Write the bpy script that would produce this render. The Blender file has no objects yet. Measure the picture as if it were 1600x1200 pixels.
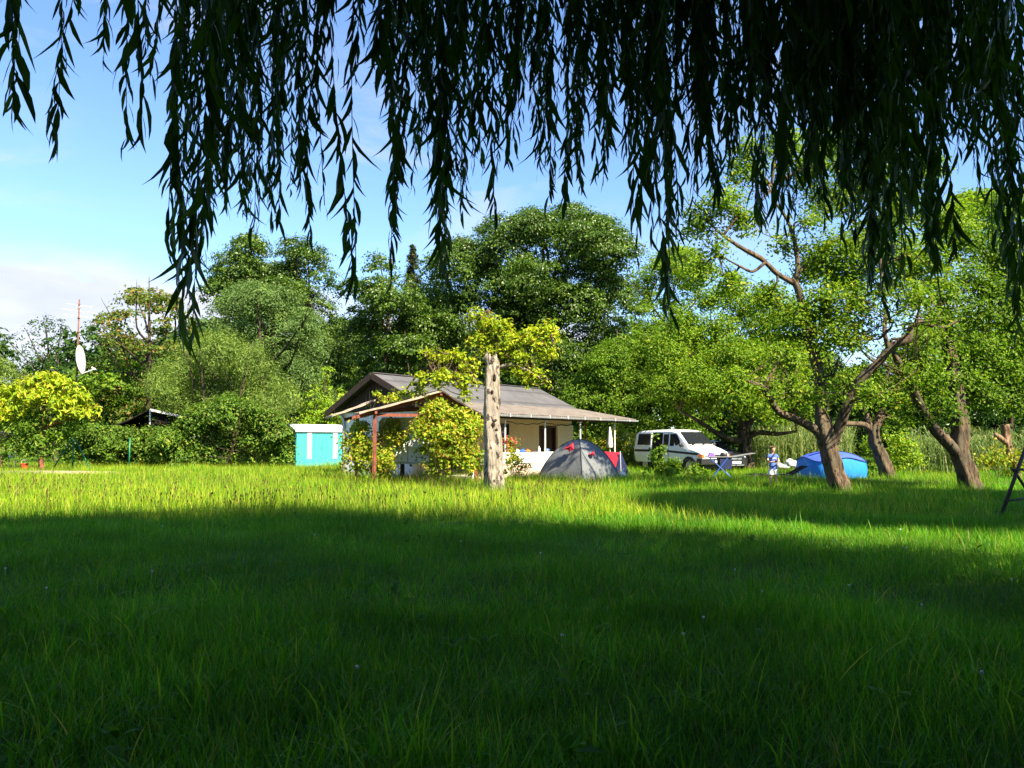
import bpy, math, random
import numpy as np
from mathutils import Vector, Matrix, noise as mnoise

SC = bpy.context.scene
COL = SC.collection
R = math.radians
random.seed(7)

# ------------------------------------------------------------------ camera geometry (photo pixels, 1600 x 1200)
EYE = 1.4
FPX = 1200.0
PITCH = math.atan(90 / 1200.0)
_cp, _sp = math.cos(PITCH), math.sin(PITCH)


def W(px, py, d):
    """world point seen at photo pixel (px,py) standing d metres in front of the camera"""
    a, b = (px - 800) / FPX, (600 - py) / FPX
    ry, rz = _cp - b * _sp, _sp + b * _cp
    t = d / ry
    return np.array((a * t, d, EYE + rz * t))


def G(px, d):
    p = W(px, 690, d)
    return np.array((p[0], d, 0.0))


# ------------------------------------------------------------------ object helpers
def tag(o, label=None, cat=None, group=None, kind=None):
    for k, v in (('label', label), ('category', cat), ('group', group), ('kind', kind)):
        if v:
            o[k] = v
    return o


def empty(name, loc, rz=0.0, label=None, cat=None, group=None):
    o = bpy.data.objects.new(name, None)
    o.location = [float(v) for v in loc]
    o.rotation_euler = (0, 0, rz)
    o.empty_display_size = .2
    COL.objects.link(o)
    return tag(o, label, cat, group)


def copy_tree(o, parent=None):
    c = o.copy()
    COL.objects.link(c)
    c.parent = parent
    for ch in list(o.children):
        copy_tree(ch, c)
    return c


def make_mesh(name, V, F, mats, smooth=False, midx=None):
    """V (n,3) array; F list of (m,k) index arrays"""
    me = bpy.data.meshes.new(name)
    V = np.asarray(V, dtype=np.float32)
    me.vertices.add(len(V))
    me.vertices.foreach_set('co', V.ravel())
    loops = np.concatenate([f.ravel() for f in F]).astype(np.int32)
    tot = np.concatenate([np.full(len(f), f.shape[1], np.int32) for f in F])
    start = np.concatenate([[0], np.cumsum(tot)[:-1]]).astype(np.int32)
    me.loops.add(len(loops))
    me.loops.foreach_set('vertex_index', loops)
    me.polygons.add(len(tot))
    me.polygons.foreach_set('loop_start', start)
    me.polygons.foreach_set('loop_total', tot)
    if midx is not None:
        me.polygons.foreach_set('material_index', np.asarray(midx, np.int32))
    me.polygons.foreach_set('use_smooth', np.full(len(tot), bool(smooth)))
    for m in (mats if isinstance(mats, (list, tuple)) else [mats]):
        me.materials.append(m)
    me.update(calc_edges=True)
    return me


class MB:
    """collects pieces and links them as ONE mesh object"""

    def __init__(self):
        self.V, self.F, self.n = [], [], 0

    def add(self, V, *Fs):
        V = np.asarray(V, float).reshape(-1, 3)
        self.V.append(V)
        for f in Fs:
            f = np.asarray(f, np.int64)
            if len(f):
                self.F.append(f + self.n)
        self.n += len(V)
        return self

    def box(self, x0, x1, y0, y1, z0, z1):
        V = [(x, y, z) for z in (z0, z1) for y in (y0, y1) for x in (x0, x1)]
        return self.add(V, [(0, 2, 3, 1), (4, 5, 7, 6), (0, 1, 5, 4), (2, 6, 7, 3), (0, 4, 6, 2), (1, 3, 7, 5)])

    def beam(self, p, q, w, h=None, up=(0, 0, 1)):
        h = h or w
        p, q = np.array(p, float), np.array(q, float)
        t = (q - p) / np.linalg.norm(q - p)
        s = np.cross(t, up)
        if np.linalg.norm(s) < 1e-4:
            s = np.cross(t, (1, 0, 0))
        s = s / np.linalg.norm(s)
        u = np.cross(s, t)
        V = [b + s * i * w / 2 + u * j * h / 2 for b in (p, q) for (i, j) in ((-1, -1), (1, -1), (1, 1), (-1, 1))]
        return self.add(V, [(3, 2, 1, 0), (4, 5, 6, 7), (0, 1, 5, 4), (1, 2, 6, 5), (2, 3, 7, 6), (3, 0, 4, 7)])

    def prism(self, poly, z0, z1, axis='z'):
        """polygon extruded: axis y -> poly is (x,z) ; axis x -> (y,z)"""
        n = len(poly)
        f = {'z': lambda a, b, c: (a, b, c), 'y': lambda a, b, c: (a, c, b), 'x': lambda a, b, c: (c, a, b)}[axis]
        V = [f(a, b, z0) for a, b in poly] + [f(a, b, z1) for a, b in poly]
        self.add(V, [tuple(range(n))[::-1]], [tuple(range(n, 2 * n))],
                 [(i, (i + 1) % n, n + (i + 1) % n, n + i) for i in range(n)])
        return self

    def tube(self, pts, rad, seg=8, sub=4, rough=0., flute=0., nfl=5, twist=0., cap=True, seed=0, fine=0.):
        pts = np.asarray(pts, float)
        rad = np.asarray(rad, float) if np.ndim(rad) else np.full(len(pts), float(rad))
        if len(pts) > 2 and sub > 1:
            P = np.vstack([2 * pts[0] - pts[1], pts, 2 * pts[-1] - pts[-2]])
            o, r = [], []
            for i in range(len(pts) - 1):
                p0, p1, p2, p3 = P[i:i + 4]
                for k in range(sub):
                    t = k / sub
                    o.append(.5 * (2 * p1 + (p2 - p0) * t + (2 * p0 - 5 * p1 + 4 * p2 - p3) * t * t + (3 * p1 - p0 - 3 * p2 + p3) * t ** 3))
                    r.append(rad[i] * (1 - t) + rad[i + 1] * t)
            o.append(pts[-1]); r.append(rad[-1])
            pts, rad = np.array(o), np.array(r)
        n = len(pts)
        T = np.gradient(pts, axis=0)
        T /= np.linalg.norm(T, axis=1)[:, None] + 1e-9
        u = np.cross(T[0], (0, 0, 1.))
        if np.linalg.norm(u) < .2:
            u = np.cross(T[0], (1., 0, 0))
        u /= np.linalg.norm(u)
        th = np.arange(seg) * 2 * math.pi / seg
        V = np.zeros((n, seg, 3))
        for i in range(n):
            u = u - T[i] * np.dot(u, T[i]); u /= np.linalg.norm(u) + 1e-9
            v = np.cross(T[i], u)
            rr = np.full(seg, rad[i])
            if flute:
                rr = rr * (1 + flute * np.sin(nfl * th + twist * i / n) + .5 * flute * np.sin((nfl - 2) * th + 1.3 - .7 * twist * i / n))
            ring = pts[i] + np.outer(np.cos(th) * rr, u) + np.outer(np.sin(th) * rr, v)
            if rough:
                for k in range(seg):
                    q = ring[k]
                    nz = mnoise.noise(Vector((q[0] * 3 + seed, q[1] * 3, q[2] * 2))) + .6 * mnoise.noise(Vector((q[0] * 9, q[1] * 9 + seed, q[2] * 5))) + (fine * mnoise.noise(Vector((q[0] * 22, q[1] * 22, q[2] * 4 + seed))) if fine else 0)
                    ring[k] = q + (q - pts[i]) * nz * rough
            V[i] = ring
        idx = np.arange(n * seg).reshape(n, seg)
        a, b = idx[:-1], idx[1:]
        F = np.stack([a, np.roll(a, -1, 1), np.roll(b, -1, 1), b], -1).reshape(-1, 4)
        if cap:
            self.add(V.reshape(-1, 3), F, [tuple(idx[0][::-1])], [tuple(idx[-1])])
        else:
            self.add(V.reshape(-1, 3), F)
        return self

    def ball(self, c, r, nu=10, nv=7, rough=0, seed=0):
        r = np.ones(3) * r
        V, F = [], []
        for j in range(nv + 1):
            ph = math.pi * j / nv
            for i in range(nu):
                th = 2 * math.pi * i / nu
                V.append((math.sin(ph) * math.cos(th), math.sin(ph) * math.sin(th), math.cos(ph)))
        V = np.array(V)
        if rough:
            V = V * np.array([1 + rough * mnoise.noise(Vector(q) * 2.3 + Vector((seed, 0, 0))) for q in V])[:, None]
        for j in range(nv):
            for i in range(nu):
                F.append((j * nu + i, (j + 1) * nu + i, (j + 1) * nu + (i + 1) % nu, j * nu + (i + 1) % nu))
        return self.add(V * r + np.array(c), F)

    def build(self, name, mat, parent=None, smooth=False, loc=None, world=True, **props):
        """vertices are world coordinates when the parent is an unrotated Empty (world=True): they are shifted to it"""
        V = np.concatenate(self.V)
        if loc is not None:
            V = V - np.array(loc)
        elif parent is not None and world:
            off, p = np.zeros(3), parent
            while p is not None:
                off += np.array(p.location); p = p.parent
            V = V - off
        me = make_mesh(name, V, self.F, mat, smooth)
        o = bpy.data.objects.new(name, me)
        if loc is not None:
            o.location = [float(v) for v in loc]
        COL.objects.link(o)
        if parent is not None:
            o.parent = parent
        tag(o, props.get('label'), props.get('cat'), props.get('group'), props.get('kind'))
        return o


def norm(a):
    return a / (np.linalg.norm(a, axis=-1, keepdims=True) + 1e-9)


def leaf_faces(rng, P, N, L, Wd, droop=0., fold=.22, spread=.35):
    """n leaves as folded rhombi"""
    n = len(P)
    T = rng.normal(size=(n, 3)); T[:, 2] -= droop
    T = norm(T - N * np.sum(T * N, 1, keepdims=True))
    B = np.cross(N, T)
    l = (L * (1 + spread * rng.uniform(-1, 1, n)))[:, None]
    w = (Wd * (1 + spread * rng.uniform(-1, 1, n)))[:, None]
    V = np.stack([P - T * l * .5, P + B * w * .5 + N * fold * w - T * l * .06, P + T * l * .5, P - B * w * .5 + N * fold * w - T * l * .06], 1)
    return V.reshape(-1, 3), np.arange(n * 4).reshape(n, 4)


def crown_leaves(rng, lumps, area_sub=1.2, sub_r=.5, flat=.5, per=40, L=.16, Wd=.09, droop=.3, up=.5, keep=None, inner=.2, rnd=.7):
    """lumps (m,6): centre + radii.  Twig clusters sit on the lumps' shells, leaves fill each cluster."""
    lumps = np.asarray(lumps, float)
    c, r = lumps[:, :3], lumps[:, 3:]
    area = 4 * math.pi * (((r[:, 0] * r[:, 1]) ** 1.6 + (r[:, 0] * r[:, 2]) ** 1.6 + (r[:, 1] * r[:, 2]) ** 1.6) / 3) ** (1 / 1.6)
    ns = int(area.sum() / area_sub)
    k = rng.choice(len(lumps), ns, p=area / area.sum())
    d = norm(rng.normal(size=(ns, 3)) + np.array((0, 0, .25)))
    rad = 1 - np.abs(rng.normal(0, inner, ns))[:, None]
    C = c[k] + d * rad * r[k]
    if keep is not None:
        m = keep(C); C, d = C[m], d[m]
    ns = len(C)
    sr = sub_r * rng.uniform(.55, 1.35, ns)
    j = np.repeat(np.arange(ns), rng.poisson(per, ns))
    n = len(j)
    e = rng.normal(0, .5, size=(n, 3)); e[:, 2] *= flat
    # clusters hang outward and down a little
    out = d[j].copy(); out[:, 2] = 0
    P = C[j] + e * sr[j][:, None]
    P[:, 2] -= .35 * np.sum(e * out, 1) * sr[j]
    N = norm(d[j] * .5 + np.array((0, 0, up)) + e * .5 + rng.normal(0, rnd, size=(n, 3)) * .7)
    V, F = leaf_faces(rng, P, N, L, Wd, droop)
    return V, F, C


# ------------------------------------------------------------------ materials
def nodes(name):
    m = bpy.data.materials.new(name)
    m.use_nodes = True
    nt = m.node_tree
    nt.nodes.clear()
    out = nt.nodes.new('ShaderNodeOutputMaterial')
    return m, nt, out


def ramp(nt, fac, stops, interp='LINEAR'):
    r = nt.nodes.new('ShaderNodeValToRGB')
    r.color_ramp.interpolation = interp
    el = r.color_ramp.elements
    while len(el) < len(stops):
        el.new(.5)
    for e, (p, c) in zip(el, stops):
        e.position = p
        e.color = (*c[:3], 1)
    nt.links.new(fac, r.inputs[0])
    return r.outputs[0]


def texco(nt, kind='Object', scale=None):
    t = nt.nodes.new('ShaderNodeTexCoord')
    o = t.outputs[kind]
    if scale is not None:
        mp = nt.nodes.new('ShaderNodeMapping')
        mp.inputs['Scale'].default_value = scale if isinstance(scale, (tuple, list)) else (scale,) * 3
        nt.links.new(o, mp.inputs['Vector'])
        o = mp.outputs[0]
    return o


def noise(nt, vec, scale, detail=4, rough=.55, dist=0.):
    n = nt.nodes.new('ShaderNodeTexNoise')
    n.inputs['Scale'].default_value = scale
    n.inputs['Detail'].default_value = detail
    n.inputs['Roughness'].default_value = rough
    n.inputs['Distortion'].default_value = dist
    if vec is not None:
        nt.links.new(vec, n.inputs['Vector'])
    return n.outputs['Fac']


def mixc(nt, fac, a, b, mode='MIX'):
    m = nt.nodes.new('ShaderNodeMix')
    m.data_type = 'RGBA'
    m.blend_type = mode
    for sock, v in ((m.inputs[0], fac), (m.inputs[6], a), (m.inputs[7], b)):
        if hasattr(v, 'node'):
            nt.links.new(v, sock)
        elif isinstance(v, (int, float)):
            sock.default_value = v
        else:
            sock.default_value = (*v[:3], 1)
    return m.outputs[2]


def bump(nt, h, strength=.4, dist=.02):
    b = nt.nodes.new('ShaderNodeBump')
    b.inputs['Strength'].default_value = strength
    b.inputs['Distance'].default_value = dist
    nt.links.new(h, b.inputs['Height'])
    return b.outputs[0]


def principled(nt, out, col, rough=.6, spec=.4, metal=0., nrm=None, **kw):
    p = nt.nodes.new('ShaderNodeBsdfPrincipled')
    if hasattr(col, 'node'):
        nt.links.new(col, p.inputs['Base Color'])
    else:
        p.inputs['Base Color'].default_value = (*col[:3], 1)
    if hasattr(rough, 'node'):
        nt.links.new(rough, p.inputs['Roughness'])
    else:
        p.inputs['Roughness'].default_value = rough
    p.inputs['Specular IOR Level'].default_value = spec
    p.inputs['Metallic'].default_value = metal
    for k, v in kw.items():
        p.inputs[k].default_value = v
    if nrm is not None:
        nt.links.new(nrm, p.inputs['Normal'])
    if out is not None:
        nt.links.new(p.outputs[0], out.inputs['Surface'])
    return p


def leaf_mat(name, stops, trans=(.3, .5, .03), tf=.4, rough=.55, spec=.2, patch=.25, pscale=.6):
    """leaf: colour varies leaf by leaf and from bough to bough, light passes through the blade"""
    m, nt, out = nodes(name)
    g = nt.nodes.new('ShaderNodeNewGeometry')
    col = ramp(nt, g.outputs['Random Per Island'], stops)
    pn = noise(nt, texco(nt), pscale, 2)
    lo = ramp(nt, pn, [(.3, (1 - patch,) * 3), (.7, (1 + patch * .9, 1 + patch * .6, 1))])
    col = mixc(nt, 1.0, col, lo, 'MULTIPLY')
    p = principled(nt, None, col, rough, spec)
    t = nt.nodes.new('ShaderNodeBsdfTranslucent')
    tc = mixc(nt, 1.0, col, tuple(trans), 'MULTIPLY')
    nt.links.new(tc, t.inputs['Color'])
    mx = nt.nodes.new('ShaderNodeMixShader')
    mx.inputs[0].default_value = tf
    nt.links.new(p.outputs[0], mx.inputs[1])
    nt.links.new(t.outputs[0], mx.inputs[2])
    nt.links.new(mx.outputs[0], out.inputs['Surface'])
    return m


def bark_mat(name, c1, c2, c3=None, vs=3., spots=0., bs=.8):
    m, nt, out = nodes(name)
    v = texco(nt, 'Object', (vs * 3, vs * 3, vs * .7))
    n1 = noise(nt, v, 1.5, 6, .65, .6)
    n2 = noise(nt, texco(nt), 2.2, 3)
    col = ramp(nt, n1, [(.40, c1), (.58, c2)])
    if c3 is not None:
        col = mixc(nt, ramp(nt, n2, [(.45, (0, 0, 0)), (.62, (1, 1, 1))]), col, c3)
    if spots:
        v2 = texco(nt, 'Object', (7, 7, 4.5))
        s = ramp(nt, noise(nt, v2, 1.1, 2, .5), [(.60, (0, 0, 0)), (.63, (spots,) * 3)])
        col = mixc(nt, s, col, (.02, .016, .012))
    principled(nt, out, col, .9, .15, nrm=bump(nt, n1, bs, .04))
    return m


def plain_mat(name, c, rough=.6, spec=.4, metal=0., var=.12, scale=6., bmp=0., **kw):
    m, nt, out = nodes(name)
    n = noise(nt, texco(nt), scale, 5)
    col = ramp(nt, n, [(.3, tuple(max(0, x * (1 - var)) for x in c)), (.7, tuple(min(1, x * (1 + var)) for x in c))])
    principled(nt, out, col, rough, spec, metal, nrm=bump(nt, n, bmp, .01) if bmp else None, **kw)
    return m
# ------------------------------------------------------------------ camera, sun, sky
cam = bpy.data.cameras.new('camera')
cam.lens = 27.0
cam.sensor_width = 36.0
cam.clip_start, cam.clip_end = .05, 3000
co = bpy.data.objects.new('camera', cam)
co.location = (0, 0, EYE)
co.rotation_euler = (math.pi / 2 + PITCH, 0, 0)
COL.objects.link(co)
SC.camera = co

SUN_EL, SUN_AZ = R(45), R(138)          # azimuth clockwise from +Y: behind the camera, to its right
SUN = np.array((math.sin(SUN_AZ) * math.cos(SUN_EL), math.cos(SUN_AZ) * math.cos(SUN_EL), math.sin(SUN_EL)))
sl = bpy.data.lights.new('sun', 'SUN')
sl.energy, sl.angle, sl.color = 5.0, R(.53), (1, .88, .66)
so = bpy.data.objects.new('sun', sl)
so.rotation_euler = Vector(SUN).to_track_quat('Z', 'Y').to_euler()
so.location = (20, -20, 30)
COL.objects.link(so)

wd = bpy.data.worlds.new('World')
SC.world = wd
wd.use_nodes = True
nt = wd.node_tree
nt.nodes.clear()
wo = nt.nodes.new('ShaderNodeOutputWorld')
bg = nt.nodes.new('ShaderNodeBackground')
sky = nt.nodes.new('ShaderNodeTexSky')
sky.sky_type = 'NISHITA'
sky.sun_disc = False
sky.sun_elevation, sky.sun_rotation = SUN_EL, SUN_AZ
sky.air_density, sky.dust_density, sky.ozone_density = 1.0, .15, 2.2
dirv = texco(nt, 'Generated')
sep = nt.nodes.new('ShaderNodeSeparateXYZ')
nt.links.new(dirv, sep.inputs[0])


def wmath(op, a, b=None, clamp=False):
    m = nt.nodes.new('ShaderNodeMath')
    m.operation, m.use_clamp = op, clamp
    for s, v in zip(m.inputs, (a, b)):
        if v is None:
            continue
        if hasattr(v, 'node'):
            nt.links.new(v, s)
        else:
            s.default_value = v
    return m.outputs[0]


def wband(x, pts):
    return ramp(nt, x, [(p, (v, v, v)) for p, v in pts])


# a flat bank of cloud low over the horizon, thicker to the left, and thin wisps higher up
v1 = texco(nt, 'Generated', (1.0, 1.0, 3.2))
n1 = noise(nt, v1, 3.1, 8, .58, .3)
z = sep.outputs['Z']
low = wband(z, [(.0, .62), (.12, .60), (.165, .52), (.2, .3), (.25, .0)])
leftish = wband(wmath('ADD', wmath('MULTIPLY', sep.outputs['X'], .5), .5), [(.2, .36), (.36, .3), (.45, .06), (.6, .0)])
c_low = wmath('MULTIPLY', wmath('ADD', wmath('ADD', wmath('MULTIPLY', low, .9), leftish), wmath('SUBTRACT', n1, 1.02)), 6.0, True)
c_low = wmath('MULTIPLY', c_low, wband(z, [(.0, 1), (.19, 1), (.228, 0)]))
v2 = texco(nt, 'Generated', (1.0, 1.0, 2.4))
n2 = noise(nt, v2, 4.3, 9, .62, .6)
n3 = noise(nt, v2, 1.7, 3, .5)
wisp = wmath('MULTIPLY', wband(n2, [(.50, 0), (.72, 1)]), wband(n3, [(.45, 0), (.66, .95)]))
wisp = wmath('MULTIPLY', wisp, wband(z, [(.2, 0), (.3, .8), (.6, .6), (1, .2)]))
cl = wmath('ADD', c_low, wisp, True)
ccol = ramp(nt, noise(nt, v1, 6.5, 5), [(.3, (2.8, 2.9, 3.4)), (.65, (3.7, 3.7, 3.95))])
skyc = mixc(nt, 1.0, sky.outputs[0], (.80, .93, 1.12), 'MULTIPLY')
col = mixc(nt, wmath('MULTIPLY', cl, .92), skyc, ccol)
nt.links.new(col, bg.inputs['Color'])
bg.inputs['Strength'].default_value = .078
nt.links.new(bg.outputs[0], wo.inputs['Surface'])

SC.view_settings.view_transform = 'Standard'
SC.view_settings.look = 'None'
SC.view_settings.exposure = 1.88
SC.view_settings.gamma = 1.0
SC.view_settings.use_curve_mapping = False
cy = SC.cycles
cy.max_bounces, cy.diffuse_bounces, cy.glossy_bounces, cy.transmission_bounces = 7, 4, 3, 5
cy.transparent_max_bounces = 4
cy.caustics_reflective = cy.caustics_refractive = False
cy.sample_clamp_indirect = 6
SC.render.film_transparent = False

# ------------------------------------------------------------------ ground
m_ground, nt, out = nodes('soil_and_thatch')
oc = texco(nt)
gcol = ramp(nt, noise(nt, oc, 1.3, 6, .6), [(.3, (.035, .06, .008)), (.55, (.06, .11, .012)), (.75, (.10, .12, .03))])
gcol = mixc(nt, ramp(nt, noise(nt, oc, 14, 4), [(.4, (0, 0, 0)), (.75, (.5, .5, .5))]), gcol, (.07, .05, .02))
principled(nt, out, gcol, .95, .1, nrm=bump(nt, noise(nt, oc, 30, 4), .6, .05))


def gz(x, y):
    """gentle unevenness of the meadow"""
    return .05 * np.sin(x * .55 + 1.1) * np.sin(y * .43 + .4) + .03 * np.sin(x * 1.3 + y * .9)


g = MB()
xs = np.concatenate([[-900, -300, -120], np.arange(-70, 71, 2.), [120, 300, 900]])
ys = np.concatenate([[-900, -200, -60], np.arange(-30, 91, 2.), [140, 300, 900]])
X, Y = np.meshgrid(xs, ys)
Z = gz(X, Y) * (np.abs(X) < 90) * (np.abs(Y) < 95)
idx = np.arange(X.size).reshape(X.shape)
g.add(np.stack([X, Y, Z], -1).reshape(-1, 3), np.stack([idx[:-1, :-1], idx[:-1, 1:], idx[1:, 1:], idx[1:, :-1]], -1).reshape(-1, 4))
tag(g.build('ground', m_ground, smooth=True), kind='structure')

# a worn sandy patch in the meadow at the left
m_sand = plain_mat('sandy_gravel', (.30, .235, .165), .95, .1, var=.3, scale=9, bmp=.6)
s = MB()
th = np.linspace(0, 2 * math.pi, 40, endpoint=False)
ctr = np.array((-23.5, 33.6))
rr = 1 + .16 * np.sin(3 * th) + .10 * np.sin(7 * th + 1) + .08 * np.sin(13 * th)
ring = np.stack([ctr[0] + 5.0 * rr * np.cos(th), ctr[1] + 1.15 * rr * np.sin(th)], 1)
V = [(ctr[0], ctr[1], .14)] + [(a, b, .10) for a, b in ring] + [(ctr[0] + (a - ctr[0]) * 1.15, ctr[1] + (b - ctr[1]) * 1.3, -.12) for a, b in ring]
s.add(V, [(0, 1 + i, 1 + (i + 1) % 40) for i in range(40)], [(1 + i, 41 + i, 41 + (i + 1) % 40, 1 + (i + 1) % 40) for i in range(40)])
tag(s.build('sandy_path', m_sand), kind='structure')

# ------------------------------------------------------------------ grass (stuff)
rng = np.random.default_rng(11)


def blades(n, d0, d1, hl, wd, segs, pw=1.0, half=.80, bend=.5, clump=.0, pos=None):
    """n blades between d0 and d1 metres from the lens; hl = length range, wd = width range"""
    if pos is None:
        u = rng.uniform(0, 1, n)
        d = (d0 ** (1 + pw) + u * (d1 ** (1 + pw) - d0 ** (1 + pw))) ** (1 / (1 + pw))
        x = rng.uniform(-half, half, n) * (d + 1.0)
        pos = np.stack([x, d], 1)
    x, y = pos[:, 0], pos[:, 1]
    L_scale = 1.0
    sand = (((x - ctr[0]) / 5.0) ** 2 + ((y - ctr[1]) / 1.1) ** 2 < rng.uniform(.35, 1.15, len(x)))
    keep = ~sand
    x, y = x[keep], y[keep]
    n = len(x)
    # height patches and tussocks
    patch = .5 + .5 * np.sin(x * 1.9 + 1.3 * np.sin(y * 1.1)) * np.sin(y * 1.7 + 1.1 * np.sin(x * .8))
    patch = .72 + .5 * patch * rng.uniform(.6, 1.1, n)
    L = rng.uniform(*hl, n) * patch
    w = rng.uniform(*wd, n)
    a = rng.uniform(0, 2 * math.pi, n)
    lean = rng.uniform(.02, .25, n) + rng.uniform(0, 1, n) ** 3 * .35
    bnd = rng.uniform(.1, 1, n) ** 1.4 * bend * 1.6
    ca, sa = np.cos(a), np.sin(a)
    fa = a + math.pi / 2 + rng.normal(0, .5, n)
    sx, sy = np.cos(fa), np.sin(fa)
    z0 = gz(x, y) - .02
    k = segs + 1
    t = np.linspace(0, 1, k)
    wprof = np.interp(t, [0, .3, .75, 1], [.7, 1, .62, .05])
    V = np.zeros((n, k, 2, 3), np.float32)
    for i in range(k):
        ang = lean + bnd * t[i]
        r = L * t[i] * np.sin(np.minimum(ang, 1.45))
        h = L * t[i] * np.cos(np.minimum(ang, 1.45))
        for s_, q in ((-.5, 0), (.5, 1)):
            V[:, i, q, 0] = x + ca * r + sx * w * wprof[i] * s_
            V[:, i, q, 1] = y + sa * r + sy * w * wprof[i] * s_
            V[:, i, q, 2] = z0 + h
    base = np.arange(n)[:, None] * (2 * k)
    F = []
    for i in range(segs):
        F.append(np.stack([base[:, 0] + 2 * i, base[:, 0] + 2 * i + 1, base[:, 0] + 2 * i + 3, base[:, 0] + 2 * i + 2], 1))
    return V.reshape(-1, 3), np.concatenate(F)


m_grass = leaf_mat('meadow_grass', [(0, (.036, .175, .010)), (.3, (.058, .24, .011)), (.6, (.100, .30, .013)), (.88, (.165, .355, .016)), (.96, (.28, .36, .04)), (1, (.38, .32, .12))],
                   trans=(1.5, 1.45, .6), tf=.45, rough=.5, spec=.16, patch=.42, pscale=.55)
g = MB()
QG = 1.0
for args in ((95000, 2.0, 6.5, (.08, .24), (.003, .0065), 3),
             (130000, 6, 13, (.10, .23), (.004, .0075), 2),
             (140000, 12, 24, (.11, .25), (.007, .012), 2),
             (110000, 23, 40, (.14, .30), (.014, .026), 1),
             (50000, 39, 66, (.16, .32), (.028, .05), 1)):
    V, F = blades(int(args[0] * QG), *args[1:])
    g.add(V, F)
# broad-bladed tussocks in the foreground
tc = []
for i in range(330):
    d = 2.3 + 11 * rng.uniform(0, 1) ** 1.7
    c = np.array((rng.uniform(-.78, .78) * (d + .5), d))
    tc.append(c + rng.normal(0, .10, size=(rng.integers(14, 46), 2)))
V, F = blades(0, 0, 0, (.15, .38), (.006, .012), 4, pos=np.concatenate(tc), bend=.62)
g.add(V, F)
# longer grass left standing round the trunks and posts
tp_ = []
for (bx, by, br) in ((-.5, 21.5, .34), (9.2, 21.5, .42), (13.25, 22.3, .42), (14.5, 29.5, .35), (-4.55, 25.3, .25), (18.8, 29, .35), (-1.0, 21.3, .5), (14.2, 14.2, .1), (2.6, 27.3, .9), (1.3, 27.9, .5), (3.9, 28.2, .5)):
    k = int(260 * (br + .3)); a_ = rng.uniform(0, 6.28, k); r_ = br * rng.uniform(.75, 1.5, k)
    tp_.append(np.stack([bx + np.cos(a_) * r_, by + np.sin(a_) * r_], 1))
V, F = blades(0, 0, 0, (.22, .48), (.008, .014), 3, pos=np.concatenate(tp_), bend=.5)
g.add(V, F)
# pale seeding stems of the sunlit zone
tag(g.build('grass', m_grass), kind='stuff')
# thin seeding grass; its pale colour also paints the sunlit zone brighter
m_seed = leaf_mat('seeding_grass', [(0, (.17, .31, .013)), (.5, (.27, .40, .018)), (.85, (.39, .46, .04)), (1, (.50, .45, .12))], trans=(1.3, 1.3, .8), tf=.4, rough=.6, spec=.1, patch=.3, pscale=.4)
g = MB()
k = 95000
d_ = 13.5 + 34 * rng.uniform(0, 1, k) ** 1.1
x_ = rng.uniform(-.78, .62, k) * d_
m_ = (x_ < 2.5) | (rng.uniform(0, 1, k) < .35)
V, F = blades(0, 0, 0, (.22, .44), (.006, .012), 2, pos=np.stack([x_, d_], 1)[m_], bend=.3)
g.add(V, F)
tag(g.build('seeding_grass', m_seed), kind='stuff')

# dark plantain heads standing over the sunlit grass
m_head = plain_mat('seed_head', (.07, .045, .02), .9, .1)
g = MB()
hv = rng.uniform(0, 1, 900)
d = 14.2 + 13 * hv ** 1.5
x = rng.uniform(-.72, .12, 900) * d
for a, b in zip(x, d):
    h = rng.uniform(.24, .46); q = rng.normal(0, .03, 2); z0 = float(gz(a, b))
    g.tube([(a, b, z0), (a + q[0], b + q[1], z0 + h)], (.003, .003), 3, 1)
    g.tube([(a + q[0], b + q[1], z0 + h), (a + q[0] * 1.1, b + q[1] * 1.1, z0 + h + .02), (a + q[0] * 1.2, b + q[1] * 1.2, z0 + h + rng.uniform(.03, .06))], (.008, .011, .006), 5, 1)
tag(g.build('plantain_seed_heads', m_head), kind='stuff')

# broad dock and plantain leaves between the blades
m_weed = leaf_mat('weed_leaf', [(0, (.05, .14, .010)), (.6, (.08, .20, .012)), (1, (.13, .25, .02))], trans=(1.3, 1.4, .6), tf=.35, patch=.15, rough=.65, spec=.1)
g = MB()
for i in range(60):
    d = 2.8 + 13 * rng.uniform(0, 1) ** 1.2
    x0 = rng.uniform(-.75, .75) * d
    k = rng.integers(4, 9)
    for j in range(k):
        a = rng.uniform(0, 6.28); L = rng.uniform(.07, .19); w = L * rng.uniform(.22, .4); el = rng.uniform(.35, 1.1)
        u = np.array((math.cos(a) * math.cos(el), math.sin(a) * math.cos(el), math.sin(el)))
        s_ = np.array((-math.sin(a), math.cos(a), 0))
        o = np.array((x0, d, gz(x0, d) + rng.uniform(.02, .12)))
        V = []
        for t, ww in ((0, .12), (.3, .8), (.6, 1), (.85, .6), (1, .06)):
            c = o + u * L * t - np.array((0, 0, L * .35 * t * t))
            V += [c - s_ * w / 2 * ww + (0, 0, w * .12 * ww), c, c + s_ * w / 2 * ww + (0, 0, w * .12 * ww)]
        g.add(V, [(3 * q + e, 3 * q + e + 1, 3 * q + e + 4, 3 * q + e + 3) for q in range(4) for e in (0, 1)])
tag(g.build('broadleaf_weeds', m_weed, smooth=True), kind='stuff')

# white clover heads, a few in the shade
m_clover = plain_mat('clover_petal', (.62, .58, .55), .8, .2)
g = MB()
for i in range(26):
    d = rng.uniform(4, 12); x0 = rng.uniform(-.7, .7) * d
    z0 = gz(x0, d) + rng.uniform(.09, .16)
    g.ball((x0, d, z0), (.011, .011, .010), 7, 5, .3, i)
    g.tube([(x0, d, z0 - .2), (x0, d, z0)], (.002, .002), 3, 1)
tag(g.build('clover_flowers', m_clover), kind='stuff')
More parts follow.
